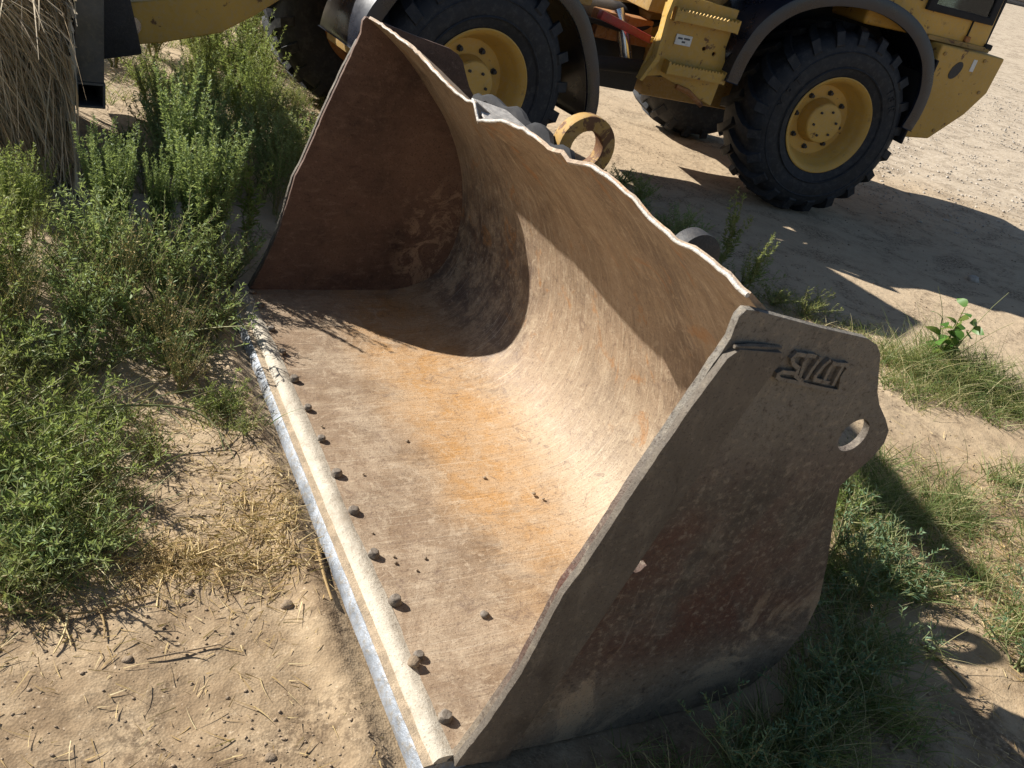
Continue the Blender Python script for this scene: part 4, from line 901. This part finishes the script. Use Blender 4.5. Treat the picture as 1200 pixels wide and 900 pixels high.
gold = [(-.70, 1.71, .07, 150), (-.78, 1.67, .06, 150), (-.50, 1.84, .08, 110), (-.56, 1.95, .07, 80), (-.60, 1.72, .07, 70)]
tag(link('golden_straw', np_mesh('golden_straw', *litter(gold, 35, .04, .12, .0035, .55)), M['drystraw']), 'golden clumps of cut straw between feathery weeds and cutting edge', 'straw', kind='stuff')

def crumbs(n, seed, box, rmin, rmax, clump=True):
    rs = np.random.RandomState(seed); bm = bmesh.new(); bmesh.ops.create_icosphere(bm, subdivisions=1, radius=1); V0 = np.array([v.co[:] for v in bm.verts]); F0 = np.array([[v.index for v in f.verts] for f in bm.faces]); bm.free()
    x = box[0] + (box[1] - box[0]) * rs.rand(n); y = box[2] + (box[3] - box[2]) * rs.rand(n)
    k = vnoise(x * 3.3 + 2, y * 3.3) + .35 * rs.rand(n) > .16 if clump else np.ones(n, bool)
    v = (x - A0[0]) * VV[0] + (y - A0[1]) * VV[1]; u = (x - A0[0]) * UU[0] + (y - A0[1]) * UU[1]; k &= ~((v > -.045) & (v < 1.1) & (u > -.06) & (u < BW + .06)); x, y = x[k], y[k]; n = len(x)
    r = rmin + (rmax - rmin) * rs.rand(n) ** 4
    P = V0[None] * (1 + .20 * rs.normal(size=(n, len(V0), 1))) * r[:, None, None] * np.array([1, 1, .65]) * (1 + .3 * rs.normal(size=(n, 1, 3))) + np.stack([x, y, gh(x, y) + r * .25], -1)[:, None]
    F = (np.arange(n) * len(V0))[:, None, None] + F0[None]
    return np_mesh('crumbs', P.reshape(-1, 3), F.reshape(-1, 3), None, False)
tag(link('soil_crumbs', crumbs(22000, 3, (-1.6, .6, .75, 2.9), .0008, .0045), M['clod']), 'fine dark soil crumbs strewn over the sand', 'soil', kind='stuff')
tag(link('soil_grit', crumbs(16000, 9, (.5, 4.6, .9, 9.5), .0015, .007, True), M['clod']), 'grit and small clods over the packed drive', 'soil', kind='stuff')
tag(link('road_gravel', crumbs(22000, 13, (2.0, 12., 7.5, 24), .004, .019, False), M['stone']), 'pale gravel spread over the yard beyond the loader', 'gravel', kind='stuff')

# single things on the ground
def tw(name, pts, r0, r1, mat, label, cat_, side=()):
    P = [np.array((x, y, float(gh(np.array(x), np.array(y))) + z)) for x, y, z in pts]; P = np.array(catmull(P, 4)); rs = np.random.RandomState(5); paths = [(P, r0, r1)]
    for q, dx, dy, dz in side:
        b = P[int(q * (len(P) - 1))]; s = np.linspace(0, 1, 6)[:, None]; paths.append((b + s * np.array([[dx, dy, dz]]) + s ** 2 * np.array([[dy * .25, -dx * .25, 0]]), r1 * 1.3, r1 * .5))
    o = link(name, np_mesh(name, *twigtubes(paths, rs)), M[mat]); return tag(o, label, cat_)
tw('weed_branch', [(-1.42, 1.86, .10), (-1.25, 2.03, .13), (-1.12, 2.18, .12), (-.98, 2.26, .10), (-.88, 2.26, .06), (-.82, 2.2, .02)], .006, .002, 'stem', 'bare pale weed branch arching over the low weeds', 'branch', [(.25, .12, .22, .06), (.4, .16, .18, .05), (.55, .10, .22, .03), (.35, .10, -.10, .02), (.5, .16, -.05, -.03), (.75, .14, -.06, -.05), (.65, .05, .2, .0)])
tw('dry_stalk', [(-1.12, 1.36, .012), (-.98, 1.42, .012), (-.86, 1.46, .01), (-.74, 1.56, .012)], .006, .003, 'drystraw', 'long dry straw stalk lying on bare sand', 'stalk', [(.5, .10, -.05, .0), (.75, .07, -.06, .0), (.6, .06, -.10, 0)])
tw('dry_twig', [(-.66, 1.38, .006), (-.58, 1.43, .008), (-.52, 1.47, .006)], .0035, .002, 'twig', 'short dark twig lying on bare sand', 'twig', [(.4, .05, .02, .004)])
tw('dry_stick', [(-.43, 1.92, .012), (-.37, 1.80, .012), (-.315, 1.70, .01)], .005, .004, 'drystraw', 'pale straw stick leaning against the cutting edge', 'stick')
tw('grass_blade', [(1.26, 2.36, .10), (1.44, 2.40, .11), (1.62, 2.42, .09), (1.76, 2.43, .05)], .004, .0015, 'grass', 'long green grass blade arching out of the bucket shadow', 'grass blade')
tw('dry_twig', [(1.42, 2.16, .01), (1.48, 2.06, .012), (1.52, 2.0, .008)], .004, .003, 'drystraw', 'pale dry stem lying across the edge of the bucket shadow', 'twig')
for i, (x, y, r, lb) in enumerate([(-.66, 1.60, .013, 'dark soil clod near the golden straw'), (-.70, 1.37, .012, 'dark soil clod beside the short dark twig'), (-.42, 1.66, .017, 'brown clod beside the cutting edge below the straw'), (-.98, 1.30, .014, 'pale stone by the long dry stalk'), (-.30, 1.22, .012, 'dark soil clod close to the cutting edge')]):
    put_clod('clod', x, y, float(gh(np.array(x), np.array(y))) - .004, r, 40 + i, 'stone' if 'stone' in lb else 'clod', lb, 'clod')
put_clod('flat_stone', 3.05, 6.35, float(gh(np.array(3.05), np.array(6.35))) - .01, .045, 60, 'stone', 'pale flat stone lying in the loader shadow on the drive', 'stone')
# far pile of weathered timber at the yard edge
far = tag(empty('timber_pile', (22.6, 58.5, float(gh(np.array(22.6), np.array(58.5)))), .2), 'small pile of weathered grey timber far across the gravel yard', 'timber')
for k in range(7): MB().tube([(-1.4 + .1 * (k % 3), (k % 4) * .28, .12 + .24 * (k // 4)), (1.8 - .2 * (k % 2), (k % 4) * .28 + .1, .14 + .24 * (k // 4))], .13, 8).build('log', 'greywood', far)
